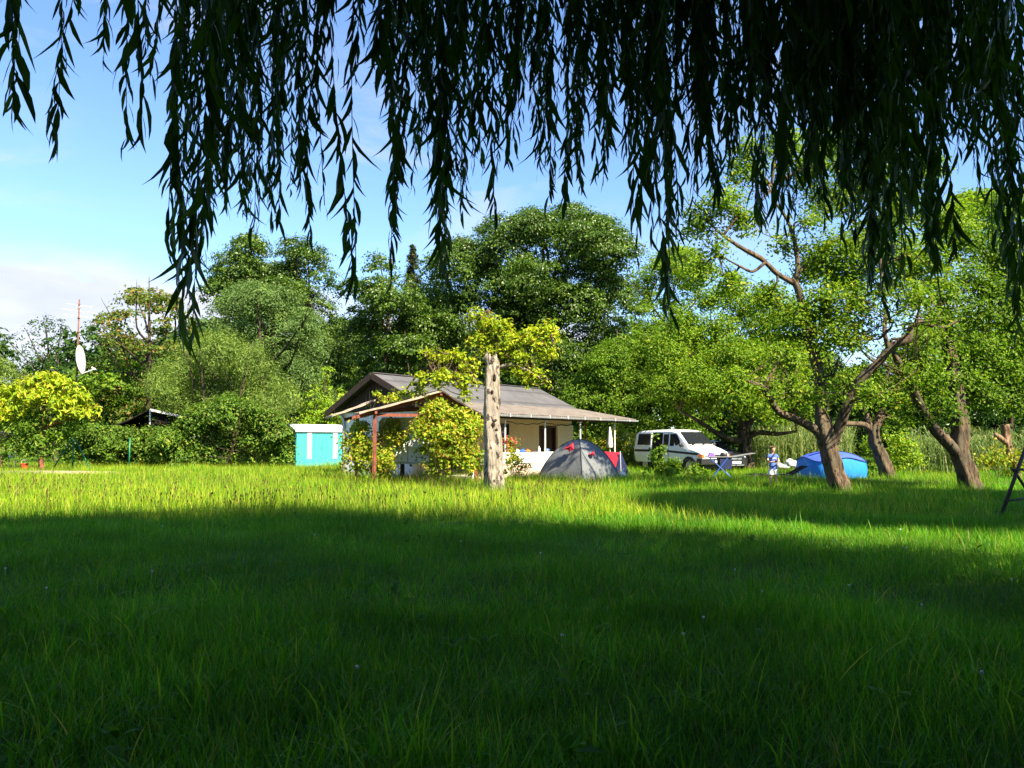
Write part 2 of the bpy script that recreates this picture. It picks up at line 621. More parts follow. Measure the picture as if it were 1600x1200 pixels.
# ------------------------------------------------------------------ the weeping willow overhead
rng = np.random.default_rng(23)
m_wleaf = leaf_mat('willow_leaf', [(0, (.026, .060, .014)), (.5, (.048, .11, .017)), (.9, (.08, .165, .022)), (1, (.11, .19, .03))], trans=(1.3, 1.5, .4), tf=.32, rough=.5, spec=.25, patch=.2, pscale=1.5)
m_wbark = bark_mat('willow_bark', (.06, .045, .03), (.16, .13, .09), vs=2.)
m_wstem = plain_mat('willow_twig', (.14, .12, .03), .7, .2)
willow = empty('willow_tree', (3.2, -3.4, 0), 0, 'big weeping willow whose dark hanging branches curtain the top of the view', 'tree')
t = MB()
TR = np.array((3.2, -3.4, 0))
t.tube([(3.2, -3.4, -.1), (3.25, -3.4, .4), (3.1, -3.3, 1.6), (2.7, -3.1, 3.2), (2.1, -2.7, 5), (1.2, -1.9, 7.4), (.6, -1.2, 9.6)], (.85, .68, .56, .5, .42, .26, .08), 16, 5, .12, .08)
t.build('trunk', m_wbark, willow, True)
limbs = [[(2.7, -3.1, 3.2), (3.4, -1.6, 5.2), (4.4, .8, 6.6), (5.4, 3.4, 7.0), (6.2, 5.4, 6.6)],
         [(2.6, -3.0, 3.6), (1.2, -1.6, 5.4), (0, .6, 6.4), (-1.4, 3.2, 6.9), (-2.2, 5.2, 6.8)],
         [(2.5, -3.0, 4.0), (.2, -2.6, 6.0), (-2.6, -1.8, 7.2), (-5.2, -.4, 7.2)],
         [(2.3, -2.8, 4.6), (2.2, -5, 6.4), (1.6, -7.4, 7.2)],
         [(2.6, -2.9, 4.2), (2.8, -.4, 5.6), (2.9, 2.2, 6.1), (2.6, 4.2, 6.2)]]
for i, l in enumerate(limbs):
    q = MB()
    q.tube(l, np.linspace(.27, .05, len(l)), 9, 5, .1, seed=i)
    q.build('limb', m_wbark, willow, True)


def out_of_view(C):
    """hanging foliage of the outer crown stays above the open view under the tree"""
    top = EYE + .64 * np.maximum(C[:, 1], .0) + .55
    side = np.abs(C[:, 0]) > .74 * np.maximum(C[:, 1], 0) + .6
    return (C[:, 2] > top) | side & (C[:, 2] > 2.4) | (C[:, 1] < -.5)


def willow_crown(lumps, L, Wd, area, per, name):
    V, F, C = crown_leaves(rng, lumps, area, .62, .9, per, L, Wd, 1.6, .25, out_of_view, .22)
    c = MB(); c.add(V, F)
    return c.build(name, m_wleaf, willow)


LC = []
for (x, y, z_, r) in ((1.2, .2, 8.4, 4.6), (-3.2, 1.8, 8.2, 3.4), (-1.3, 4.2, 9.0, 2.9), (1.5, 5.8, 9.4, 3.0), (4.4, 4.9, 9.2, 3.0), (7.3, 2.9, 8.6, 2.9), (9.4, .9, 8.0, 2.7), (2.6, 3.6, 8.8, 3.6), (5.6, 1.2, 8.2, 3.8), (-4.4, -1.6, 7.4, 3.6), (4.6, -3.6, 7.6, 4.2), (8.0, -2.4, 7.2, 3.2), (.2, -5.0, 7.4, 4.2), (-5.8, .4, 6.8, 2.8), (2.6, -.6, 6.2, 3.0),
        (-2.0, -.8, 6.0, 3.0), (4.2, -8.0, 6.5, 3.4), (2.5, -3, 10.2, 3.8), (3.2, 1.8, 10.6, 3.4),
        (0, -9, 3.6, 3.4), (-5, -7.5, 3.4, 3.4), (5, -9, 3.6, 3.2), (-8, -3, 3.4, 3.0), (9.4, -5, 3.8, 3.2), (10.4, -1.5, 4.4, 2.4), (-8.2, .6, 4.6, 2.4), (-2, -8, 6, 3), (7.5, -7, 5.6, 3), (-9.5, -6, 3.2, 3), (-3, -11, 3.2, 3), (3, -11.5, 3.4, 3), (8, -11, 3.4, 3), (11.5, -8, 3.4, 3), (-10, -1.5, 3.2, 2.6), (12, -3, 3.6, 2.4)):  # low unseen ring behind and beside the camera, added to block sky light
    LC.append((x, y, z_, r, r, r * (.62 if z_ > 5 else .9)))
willow_crown(LC, .30, .09, .19, 17, 'crown')
def strands(specs, name='hanging_foliage'):
    """specs: (px, end_py, depth, top_py, leafL, gap) -> one bundle of hanging shoots"""
    mb, st = MB(), MB()
    for (px, ey, d, L0, gap) in specs:
        e = W(px, ey, d)
        top = EYE + .62 * d + rng.uniform(.25, .6)
        h = top - e[2]
        n = max(6, int(h / gap))
        tt = np.linspace(0, 1, n)
        ph, am = rng.uniform(0, 6.28, 2), rng.uniform(.01, .035, 2)
        drift = rng.normal(0, .05, 2) * h
        x = e[0] + drift[0] * (1 - tt) ** 1.5 + am[0] * np.sin(ph[0] + tt * h * 3.1)
        y = e[1] + drift[1] * (1 - tt) ** 1.5 + am[1] * np.sin(ph[1] + tt * h * 2.7)
        z_ = top + (e[2] - top) * tt
        P = np.stack([x, y, z_], 1)
        st.tube(P[::3] if n > 9 else P, .0016, 3, 1, cap=False)
        a = rng.uniform(0, 6.28) + np.arange(n) * 2.4 + rng.normal(0, .5, n)
        O = np.stack([np.cos(a), np.sin(a), np.zeros(n)], 1)
        Lf = L0 * rng.uniform(.6, 1.25, n) * np.interp(tt, [0, .85, 1], [1, 1, .7])
        w = Lf * rng.uniform(.12, .19, n)
        s1 = rng.uniform(.12, .68, n); curl = rng.normal(0, .38, n)
        sideways = np.stack([-np.sin(a), np.cos(a), np.zeros(n)], 1)
        fa = rng.uniform(-.9, .9, n)
        Wd = sideways * np.cos(fa)[:, None] + O * np.sin(fa)[:, None]
        V = np.zeros((n, 5, 2, 3))
        for i, (t_, wp) in enumerate(((0, .12), (.22, .8), (.5, 1), (.8, .55), (1, .04))):
            outw = s1 * (t_ - .62 * t_ * t_)
            dn = t_ * np.sqrt(np.maximum(.05, 1 - (s1 * (1 - 1.24 * t_ * .5)) ** 2))
            c = P + O * (outw * Lf)[:, None] - np.array((0, 0, 1)) * (dn * Lf)[:, None] + sideways * (curl * t_ * t_ * Lf)[:, None]
            V[:, i, 0] = c - Wd * (w * wp / 2)[:, None]
            V[:, i, 1] = c + Wd * (w * wp / 2)[:, None]
        b = np.arange(n)[:, None] * 10 + np.array([0, 2, 4, 6])
        F = np.stack([b, b + 1, b + 3, b + 2], -1).reshape(-1, 4)
        mb.add(V.reshape(-1, 3), F)
    mb.V += st.V
    for f in st.F:
        mb.F.append(f + mb.n)
    mb.n += st.n
    return mb.build(name, m_wleaf, willow)


def bundle(px, w, ey, n, d=3.0, jit=60, L=.108, gap=.022):
    """n shoots over w pixels whose tips end about ey"""
    sp = []
    for i in range(n):
        dd = d * rng.uniform(.74, 1.35)
        sp.append((px + rng.normal(0, w / 4.0), ey - abs(rng.normal(0, jit)), dd, L * rng.uniform(.6, 1.3), gap * rng.uniform(.8, 1.9)))
    sp[0] = (px, ey, d, L, gap)
    strands(sp)


# (px, width, tip row, shoots, depth, ragged)
for b in (  # thin single trails at the left, then the big left-hand curtain
        (8, 16, 160, 4, 2.6, 50), (88, 12, 228, 3, 2.5, 40), (165, 26, 92, 4, 2.6, 30), (212, 14, 218, 2, 2.6, 30), (245, 34, 120, 5, 2.7, 50),
        (288, 36, 540, 7, 2.6, 130), (275, 40, 400, 7, 3.0, 110), (320, 36, 400, 7, 3.1, 90), (345, 46, 300, 11, 2.9, 80), (385, 46, 335, 11, 3.0, 80), (402, 30, 362, 4, 2.8, 60), (430, 44, 345, 10, 3.2, 80),
        (470, 44, 300, 9, 3.0, 80), (492, 24, 368, 4, 2.8, 60), (300, 60, 180, 9, 3.4, 70), (350, 80, 150, 12, 3.6, 70), (440, 80, 170, 12, 3.6, 70),
        (549, 9, 446, 2, 2.3, 20), (556, 16, 120, 3, 2.6, 60), (582, 24, 90, 4, 2.8, 40),
        (618, 24, 440, 5, 2.8, 90), (630, 36, 300, 7, 3.0, 100), (612, 30, 200, 5, 3.2, 60), (686, 30, 470, 6, 2.8, 100), (690, 44, 380, 9, 3.0, 100), (715, 40, 330, 8, 3.2, 90), (660, 46, 230, 8, 3.2, 80),
        (745, 44, 250, 8, 3.2, 70), (781, 22, 342, 4, 2.8, 70), (800, 44, 220, 9, 3.2, 70), (840, 44, 230, 9, 3.2, 70), (852, 26, 305, 5, 2.9, 60), (885, 36, 318, 7, 3.0, 70),
        (915, 40, 290, 8, 3.0, 70), (945, 36, 280, 7, 3.1, 70), (975, 40, 240, 8, 3.2, 80), (1005, 30, 400, 7, 2.9, 110), (1032, 34, 500, 8, 2.8, 130), (1045, 40, 330, 9, 3.1, 90), (1085, 40, 330, 9, 3.2, 90),
        (1120, 44, 300, 10, 3.2, 80), (1150, 40, 250, 9, 3.3, 80), (1190, 40, 345, 9, 3.0, 80), (1232, 40, 360, 9, 3.0, 90), (1270, 40, 290, 9, 3.2, 80), (1292, 36, 345, 8, 3.0, 80), (1325, 44, 380, 10, 3.0, 90),
        (1365, 40, 440, 10, 2.9, 110), (1380, 36, 500, 6, 2.8, 110), (1405, 50, 400, 12, 3.1, 90), (1440, 44, 380, 11, 3.2, 90), (1470, 30, 450, 6, 3.0, 80), (1500, 40, 250, 8, 3.2, 90),
        (1530, 40, 300, 9, 3.1, 100), (1560, 30, 400, 6, 3.0, 110), (1588, 30, 470, 6, 2.8, 120), (1602, 26, 520, 4, 2.9, 140), (1575, 60, 230, 8, 3.5, 80),
        # deep background curtain behind, dense to the right
        (640, 70, 100, 6, 4.0, 50), (730, 80, 120, 9, 4.0, 60), (815, 50, 120, 6, 4.0, 50), (920, 90, 150, 11, 4.0, 60), (1010, 100, 180, 14, 4.0, 60), (1090, 90, 190, 15, 4.0, 60),
        (1170, 90, 190, 16, 4.0, 60), (1250, 90, 210, 17, 4.0, 70), (1330, 90, 240, 18, 4.0, 70), (1400, 90, 260, 18, 4.0, 70), (1470, 90, 200, 16, 4.0, 70), (1550, 90, 190, 15, 4.0, 70), (1380, 110, 330, 14, 4.2, 70), (1290, 100, 230, 14, 4.4, 60),
        # short dense boughs close under the crown
        (330, 90, 110, 10, 3.2, 40), (420, 90, 120, 10, 3.2, 40), (470, 60, 130, 7, 3.0, 40), (640, 70, 90, 8, 3.2, 30), (700, 80, 120, 10, 3.0, 40), (770, 60, 130, 8, 3.2, 40), (840, 70, 110, 9, 3.2, 40), (900, 70, 130, 10, 3.0, 40), (970, 70, 140, 10, 3.2, 40),
        (1040, 70, 150, 10, 3.1, 40), (1110, 70, 160, 11, 3.2, 40), (1180, 70, 170, 11, 3.0, 40), (1250, 70, 190, 12, 3.2, 40), (1320, 70, 210, 13, 3.0, 50), (1390, 80, 240, 14, 3.2, 50), (1340, 90, 300, 13, 3.4, 60), (1460, 70, 190, 12, 3.2, 50), (1540, 70, 170, 11, 3.2, 50)):
    b = list(b)
    b[3] = max(2, int(b[3] * (.62 if b[0] < 260 else .74 if b[0] < 620 else .82 if b[0] < 1000 else .95)))
    bundle(*b)
# ------------------------------------------------------------------ trees
def lump(px, py, r, d, fl=.85, dd=0.):
    """a bough of foliage seen at a photo pixel; r in photo pixels"""
    c = W(px, py, d + dd)
    k = r * (d + dd) / FPX
    return (*c, k, k * .95, k * fl)


LEAF = {
    'alder': leaf_mat('alder_leaf', [(0, (.036, .080, .009)), (.5, (.060, .125, .011)), (.9, (.095, .17, .015)), (1, (.14, .20, .02))], trans=(1.4, 1.5, .6), tf=.3, rough=.4, spec=.4),
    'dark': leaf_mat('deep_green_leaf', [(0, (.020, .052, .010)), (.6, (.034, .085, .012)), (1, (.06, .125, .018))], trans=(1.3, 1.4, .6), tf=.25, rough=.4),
    'grey': leaf_mat('sallow_leaf', [(0, (.065, .125, .032)), (.6, (.10, .18, .045)), (1, (.155, .24, .065))], trans=(1.3, 1.4, .7), tf=.3),
    'olive': leaf_mat('osier_leaf', [(0, (.09, .16, .028)), (.6, (.14, .23, .04)), (1, (.22, .30, .07))], trans=(1.3, 1.3, .6), tf=.35),
    'mid': leaf_mat('mid_green_leaf', [(0, (.062, .135, .010)), (.5, (.10, .20, .013)), (.92, (.155, .26, .018)), (1, (.24, .29, .035))], trans=(1.5, 1.6, .6), tf=.38),
    'fresh': leaf_mat('fresh_green_leaf', [(0, (.075, .165, .010)), (.5, (.13, .245, .014)), (.9, (.21, .32, .02)), (1, (.35, .37, .04))], trans=(1.5, 1.5, .5), tf=.42),
    'yellow': leaf_mat('yellow_green_leaf', [(0, (.16, .29, .012)), (.45, (.28, .39, .015)), (.85, (.40, .46, .025)), (1, (.50, .42, .05))], trans=(1.4, 1.3, .5), tf=.42, patch=.2),
    'lime': leaf_mat('lime_leaf', [(0, (.11, .24, .012)), (.5, (.19, .33, .018)), (1, (.33, .41, .03))], trans=(1.4, 1.4, .5), tf=.42),
    'spruce': leaf_mat('spruce_needle', [(0, (.022, .045, .014)), (.6, (.045, .07, .018)), (1, (.12, .10, .035))], trans=(1.2, 1.2, .6), tf=.1),
    'brown': leaf_mat('browning_leaf', [(0, (.055, .11, .012)), (.55, (.09, .16, .018)), (.8, (.16, .17, .03)), (1, (.26, .14, .05))], trans=(1.4, 1.4, .6), tf=.35),
    'vine': leaf_mat('vine_leaf', [(0, (.12, .24, .014)), (.45, (.23, .35, .02)), (.75, (.38, .42, .03)), (.93, (.48, .40, .06)), (1, (.34, .18, .06))], trans=(1.4, 1.3, .5), tf=.4, patch=.3, pscale=1.2),
    'bramble': leaf_mat('bramble_leaf', [(0, (.045, .11, .012)), (.55, (.085, .18, .018)), (.9, (.16, .25, .03)), (1, (.28, .29, .06))], trans=(1.4, 1.4, .6), tf=.33, patch=.35, pscale=.8),
}
B_DARK = bark_mat('dark_bark', (.030, .022, .015), (.085, .062, .042), vs=1.6)
B_PLUM = bark_mat('furrowed_brown_bark', (.024, .017, .012), (.145, .10, .064), (.085, .07, .047), vs=2.6, bs=1.0)
B_TWIG = bark_mat('twig_bark', (.05, .035, .02), (.12, .09, .05))
B_PALE = bark_mat('pale_weathered_bark', (.10, .083, .068), (.37, .315, .255), (.25, .215, .18), vs=3.0, spots=.85, bs=1.0)
B_RED = bark_mat('reddish_bark', (.09, .035, .02), (.24, .10, .055), vs=2.5)

DETAIL = 1.0


def tree(name, label, base, lumps, leaf, bark, tr=.25, seed=1, group=None, cat='tree', L=.20, Wd=.11, area=1.5, sub_r=.6, per=34, flat=.45, droop=.4, nlimb=9, inner=.2, up=.5, rnd=.7, stems=1, trunk=True, keep=None):
    rg = np.random.default_rng(seed)
    base = np.array(base, float)
    root = empty(name, base, 0, label, cat, group)
    lumps = np.array(lumps)
    V, F, C = crown_leaves(rg, lumps, area / DETAIL, sub_r, flat, per, L, Wd, droop, up, keep, inner, rnd)
    m = V.reshape(-1, 4, 3)[:, :, 2].min(1) > .02
    V = V.reshape(-1, 4, 3)[m].reshape(-1, 3)
    c = MB(); c.add(V, np.arange(len(V)).reshape(-1, 4))
    c.build('crown', leaf, root)
    if trunk:
        t = MB()
        top = np.array((lumps[:, 0].mean() * .6 + base[0] * .4, lumps[:, 1].mean() * .6 + base[1] * .4, lumps[:, 2].max()))
        H = top[2]
        for s in range(stems):
            off = rg.normal(0, .35, 3) * (stems > 1); off[2] = 0
            mid = base + (top - base) * .45 + rg.normal(0, .02 * H, 3) + off * 2
            t.tube([base + off + (0, 0, -.1), base + off * 1.2 + (0, 0, .06 * H), mid, top + off * 3], (tr * 1.15, tr * .95, tr * .6, tr * .1), 9, 4, .06, seed=seed)
            for i in rg.choice(len(lumps), min(len(lumps), max(2, nlimb // stems)), replace=False):
                q = lumps[i, :3]
                f = np.clip((q[2] - .35 * lumps[i, 5]) / H * .75, .15, .8)
                a = base + off + (mid - base - off) * min(1, f / .45) if f < .45 else mid + (top - mid) * (f - .45) / .55
                b = (a + q) / 2 + np.array((0, 0, -.04 * H)) + rg.normal(0, .03 * H, 3)
                t.tube([a, b, q, q + (q - b) * .5], (tr * .34, tr * .24, tr * .13, tr * .04), 6, 3, seed=seed)
        t.build('trunk', bark, root, True)
    return root


def pile(rg, px0, px1, top, bot, d, n, r0, r1, fl=.8, dd=1.5, tb=.45):
    """lumps filling a crown outline: top(px) and bot rows, px range"""
    o = []
    for i in range(n):
        px = rg.uniform(px0, px1)
        tp = np.interp(px, *zip(*top))
        r = rg.uniform(r0, r1)
        py = tp + r * fl + (bot - tp - r) * rg.uniform(0, 1) ** 1.2 if rg.uniform() > tb else tp + r * fl
        o.append(lump(px, py, r, d, fl, rg.normal(0, dd)))
    return o


rg = np.random.default_rng(5)


def light_gaps(*lines):
    """openings in a crown through which the sun reaches a spot: (point, radius)"""
    def keep(C):
        ok = np.ones(len(C), bool)
        for p, r in lines:
            v = C - np.array(p)
            d_ = np.linalg.norm(v - np.outer(v @ SUN, SUN), axis=1)
            ok &= d_ > r
        return ok
    return keep


GAPS = light_gaps(((8.1, 23.8, .95), .75), ((8.1, 23.8, .4), .6), ((9.1, 21.1, 1.0), .5), ((9.0, 21.1, 2.2), .5), ((2.4, 28, .7), .8), ((3.2, 28, .5), .5))
TRUNK_GAPS = light_gaps(((9.2, 21.1, .6), 1.0), ((9.0, 21.1, 2.2), 1.0), ((8.1, 23.8, .8), .9))
BG = 'tall trees of the wood behind the meadow'
# far backdrop: the rest of the wood, too far to tell trunks apart
lw = []
for i in range(190):
    a = R(rg.uniform(-46, 50)); d = rg.uniform(74, 88)
    hmax = 9.5 if math.degrees(a) < -22 else (11.5 if math.degrees(a) < 12 else 9.0)
    lw.append((d * math.sin(a), d * math.cos(a), rg.uniform(.5, hmax), 4.2, 4.2, 3.0))
V, F, C = crown_leaves(rg, lw, 2.8, 1.0, .5, 26, .5, .28, .4, .5)
c = MB(); c.add(V, F)
tag(c.build('distant_wood', LEAF['dark']), kind='stuff')

# the tallest, broad tree behind the bungalow
tp = [(672, 480), (700, 392), (740, 362), (800, 332), (850, 326), (885, 318), (940, 345), (975, 400), (1010, 450)]
ls = pile(rg, 690, 990, tp, 600, 56, 46, 26, 58, .62, 2.5) + [lump(840, 430, 110, 58, .8), lump(900, 500, 110, 58, .8), lump(760, 500, 90, 57, .8), lump(760, 575, 70, 57), lump(850, 580, 80, 57), lump(940, 565, 70, 57), lump(705, 600, 50, 57), lump(985, 590, 55, 57), lump(955, 470, 55, 57), lump(715, 450, 40, 57)]
tree('broadleaf_tree', 'tallest and broadest dark green tree, rising behind the roof of the bungalow', G(850, 57), ls, LEAF['alder'], B_DARK, .5, 31, BG, L=.21, Wd=.125, area=1.1, sub_r=.75, per=62, flat=.42)
# twin tops at the left
tp = [(335, 470), (352, 430), (370, 392), (398, 360), (425, 392), (440, 440)]
tree('broadleaf_tree', 'left one of the twin dark conical tree tops behind the rounded grey-green tree', G(392, 61), pile(rg, 345, 440, tp, 600, 61, 22, 22, 40, .6) + [lump(392, 470, 52, 61), lump(395, 560, 60, 61)], LEAF['alder'], B_DARK, .35, 32, BG, L=.21, Wd=.125, area=1.15, sub_r=.7, per=60, flat=.42)
tp = [(430, 430), (450, 385), (468, 366), (492, 388), (510, 430), (540, 445)]
tree('broadleaf_tree', 'right one of the twin dark conical tree tops, its crown spreading towards the bungalow', G(480, 63), pile(rg, 436, 535, tp, 600, 63, 22, 22, 42, .6) + [lump(480, 490, 52, 63), lump(500, 570, 60, 62)], LEAF['alder'], B_DARK, .35, 33, BG, L=.21, Wd=.125, area=1.15, sub_r=.7, per=60, flat=.42)
# tree between twins and spruce
tp = [(538, 480), (560, 430), (585, 400), (600, 392), (625, 430), (650, 480), (668, 520)]
tree('broadleaf_tree', 'layered mid green tree between the twin dark tops and the spruce spire', G(600, 54), pile(rg, 545, 660, tp, 610, 54, 26, 20, 40, .6) + [lump(600, 500, 52, 55), lump(600, 580, 60, 55)], LEAF['alder'], B_DARK, .3, 34, BG, L=.21, Wd=.125, area=1.1, sub_r=.65, per=60, flat=.42)
tp = [(640, 500), (665, 440), (690, 440), (720, 480)]
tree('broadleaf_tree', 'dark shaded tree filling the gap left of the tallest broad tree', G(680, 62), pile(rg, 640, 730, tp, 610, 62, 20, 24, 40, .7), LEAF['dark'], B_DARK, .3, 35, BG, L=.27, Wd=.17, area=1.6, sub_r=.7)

# spruce spire
sp = empty('spruce_tree', G(642, 68), 0, 'narrow brownish spruce spire left of the tallest broad tree', 'tree', BG)
base = np.array(sp.location)
Ht = W(640, 385, 68)[2]
mb, tk = MB(), MB()
tk.tube([base, base + (0, 0, Ht)], (.3, .04), 7, 1)
for i in range(60):
    z_ = Ht * (1 - (i / 60) * .85); ln = .25 + (Ht - z_) * .24
    for j in range(7):
        a = rg.uniform(0, 6.28); l = ln * rg.uniform(.6, 1.1)
        n = int(16 + l * 26); t_ = rg.uniform(.1, 1, n)
        P = np.stack([base[0] + math.cos(a) * l * t_, base[1] + math.sin(a) * l * t_, z_ - .32 * l * t_ + .12 * l * t_ ** 2 - rg.uniform(0, .3, n) * (l * .35)], 1) + rg.normal(0, .07, (n, 3))
        V, F = leaf_faces(rg, P, norm(rg.normal(0, .5, (n, 3)) + np.array((0, 0, .7))), .34, .09, 1.0)
        mb.add(V, F)
mb.build('crown', LEAF['spruce'], sp); tk.build('trunk', B_DARK, sp, True)

# sparse browning tree right of the mast
tp = [(140, 520), (160, 490), (190, 465), (215, 440), (250, 445), (285, 470), (310, 520)]
tree('broadleaf_tree', 'open-crowned tree with browning left boughs, just right of the antenna mast', G(225, 56), pile(rg, 150, 305, [(a, b + 8) for a, b in tp], 660, 56, 80, 11, 24, .6, 2.5, .15), LEAF['brown'], B_DARK, .28, 36, BG, L=.27, Wd=.16, area=1.7, sub_r=.6, per=24, flat=.4, nlimb=14)
# feathery far-left trees
tree('broadleaf_tree', 'feathery bluish tree top on the skyline left of the antenna mast', G(72, 66), [lump(70, 510, 20, 66), lump(45, 525, 15, 66), lump(95, 515, 20, 66), lump(20, 540, 18, 66), lump(75, 550, 34, 66), lump(105, 560, 30, 66), lump(40, 580, 40, 66), lump(0, 570, 34, 66), lump(140, 580, 40, 66)], LEAF['dark'], B_DARK, .25, 37, BG, L=.24, Wd=.12, area=1.9, sub_r=.6, per=18, nlimb=14)
tree('cypress_tree', 'small dark conical tree between the yellow-leaved tree and the antenna mast', G(88, 52), [lump(88, 560, 10, 52, 1.5), lump(86, 590, 20, 52, 1.2), lump(88, 625, 28, 52, 1.0), lump(88, 660, 32, 52)], LEAF['dark'], B_DARK, .2, 38, None, L=.2, Wd=.1, area=.7, sub_r=.4, per=40)
tree('weeping_tree', 'light green drooping tree cut off by the edge behind the yellow-leaved tree', G(-12, 47), [lump(0, 590, 32, 47), lump(-30, 580, 40, 47), lump(25, 610, 26, 47), lump(0, 640, 44, 47), lump(-40, 640, 50, 47), lump(35, 650, 30, 47)], LEAF['olive'], B_DARK, .25, 39, None, L=.28, Wd=.07, area=.7, sub_r=.5, per=44, droop=1.6, flat=.9)
tree('broadleaf_tree', 'low dark green tree filling the slope behind the dark hut', G(165, 60), pile(rg, 110, 300, [(100, 590), (160, 560), (220, 560), (300, 580)], 680, 58, 26, 20, 36, .7, 2), LEAF['mid'], B_DARK, .25, 40, BG, L=.27, Wd=.16, area=1.5, sub_r=.6)

# rounded grey-green tree and the paler osier below it
tp = [(325, 520), (340, 470), (380, 445), (410, 440), (450, 455), (480, 490), (500, 540), (515, 580)]
tree('sallow_tree', 'rounded grey-green bushy tree in front of the twin dark tops', G(415, 51), pile(rg, 335, 505, tp, 660, 51, 34, 22, 40, .75) + [lump(410, 540, 80, 52), lump(450, 600, 60, 52)], LEAF['grey'], B_DARK, .3, 41, None, L=.24, Wd=.07, area=.8, sub_r=.55, per=52, flat=.7, up=.6, stems=2)
tp = [(232, 610), (255, 570), (300, 535), (350, 520), (400, 545), (430, 580), (455, 610), (470, 650)]
tree('osier_bush', 'pale olive feathery willow bush between the rounded grey-green tree and the bramble mound', G(345, 46), pile(rg, 245, 455, tp, 700, 46, 40, 16, 34, .85) + [lump(345, 610, 70, 47), lump(400, 650, 50, 46.5)], LEAF['olive'], B_DARK, .15, 42, None, 'bush', L=.22, Wd=.05, area=.65, sub_r=.5, per=46, flat=1.1, up=.6, droop=-.9, stems=4)
tree('sapling', 'bright lime green sapling standing over the white roof of the teal shed', G(508, 47), [lump(510, 585, 8, 47, 1.6), lump(507, 605, 16, 47), lump(490, 622, 18, 47), lump(524, 622, 18, 47), lump(505, 642, 28, 47), lump(480, 650, 20, 47), lump(530, 650, 20, 47), lump(505, 668, 32, 47)], LEAF['lime'], B_DARK, .09, 43, None, L=.2, Wd=.1, area=.5, sub_r=.4, per=24, flat=.4)

# bramble mound, hedge
def heap(name, label, cat, d, px0, px1, tp, n, r0, r1, leaf, seed, L=.11, Wd=.08, area=.4, per=30, sub_r=.33, group=None, fl=.8, dd=.6, flat=.6, base_py=None):
    rg2 = np.random.default_rng(seed)
    l = pile(rg2, px0, px1, tp, 712 if base_py is None else base_py, d, n, r0, r1, fl, dd)
    return tree(name, label, G((px0 + px1) / 2, d), l, leaf, B_DARK, .05, seed, group, cat, L, Wd, area, sub_r, per, flat, .5, 8, .22, .5, .7, 3)


heap('bramble_mound', 'big rounded bramble mound left of the teal shed', 'bush', 42, 245, 440, [(225, 700), (245, 684), (272, 672), (292, 650), (312, 632), (330, 634), (355, 620), (380, 622), (400, 636), (420, 640), (435, 662), (450, 695)], 110, 8, 22, LEAF['bramble'], 51, .16, .11, .40, 30, .4, base_py=724)
heap('hedge', 'low clipped hedge running left from the bramble mound behind the green posts', 'hedge', 44, 95, 265, [(80, 668), (130, 662), (170, 668), (210, 670), (270, 668)], 110, 9, 16, LEAF['bramble'], 52, .15, .10, .34, 34, .36, base_py=724)

# yellow-leaved tree at the left
yl = [lump(72, 600, 22, 37), lump(45, 612, 22, 37), lump(100, 610, 22, 37), lump(20, 626, 24, 37), lump(70, 630, 34, 37), lump(125, 625, 18, 37), lump(138, 640, 15, 37), lump(0, 640, 24, 37), lump(110, 640, 24, 37)]
yt = tree('ornamental_tree', 'broad small tree with glowing yellow top leaves at the left edge of the meadow', G(66, 37.5), yl, LEAF['yellow'], B_RED, .14, 53, None, L=.27, Wd=.11, area=.34, sub_r=.36, per=30, flat=.6, droop=1.2, nlimb=8)
V, F, C = crown_leaves(np.random.default_rng(54), [lump(60, 665, 34, 37.6), lump(25, 670, 34, 37.6), lump(98, 668, 30, 37.6), lump(65, 690, 30, 37.6), lump(10, 695, 26, 37.8), lump(120, 660, 20, 37.6)], .42, .36, .6, 26, .2, .09, .9)
c = MB(); c.add(V, F); c.build('lower_foliage', LEAF['mid'], yt)

# background right of the tallest tree
tp = [(985, 470), (1010, 420), (1040, 395), (1075, 380), (1100, 410)]
tree('broadleaf_tree', 'thin light green tree between the tallest broad tree and the forked plum tree', G(1045, 50), pile(rg, 1000, 1100, tp, 590, 50, 44, 16, 32, .7, 1.5), LEAF['fresh'], B_DARK, .22, 61, BG, L=.19, Wd=.11, area=1.1, sub_r=.6, per=38, nlimb=12)
tp = [(905, 600), (940, 545), (980, 515), (1020, 500), (1060, 520), (1100, 540)]
tree('bushy_tree', 'dense leafy green thicket tree behind the end of the bungalow roof and the white van', G(1000, 47), pile(rg, 905, 1095, tp, 720, 47, 56, 22, 40, .75, 1.5) + [lump(1000, 610, 80, 48.5), lump(1060, 640, 70, 48.5)], LEAF['mid'], B_DARK, .25, 62, None, L=.16, Wd=.095, area=.72, sub_r=.52, per=54, stems=3)
tp = [(1120, 560), (1200, 600), (1300, 560), (1400, 580), (1460, 560)]
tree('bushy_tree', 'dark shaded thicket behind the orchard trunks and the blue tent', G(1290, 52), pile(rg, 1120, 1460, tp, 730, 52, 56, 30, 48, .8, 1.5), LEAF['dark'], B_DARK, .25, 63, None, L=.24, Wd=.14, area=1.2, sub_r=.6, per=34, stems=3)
tp = [(1420, 480), (1470, 350), (1510, 300), (1560, 290), (1620, 280), (1680, 300)]
tree('broadleaf_tree', 'tall light green tree high behind the right hand orchard tree', G(1560, 46), pile(rg, 1450, 1680, tp, 560, 46, 44, 24, 46, .7, 2), LEAF['fresh'], B_DARK, .3, 64, None, L=.2, Wd=.11, area=1.1, sub_r=.55, per=30, nlimb=18)
tp = [(1400, 620), (1450, 590), (1550, 560), (1650, 560), (1750, 560)]
tree('bushy_tree', 'dark thicket in deep shade behind the cut stump and the reeds', G(1570, 45), pile(rg, 1430, 1760, tp, 740, 45, 60, 28, 46, .8, 1.5), LEAF['dark'], B_DARK, .22, 65, None, L=.2, Wd=.12, area=1.0, sub_r=.55, per=34, stems=3)

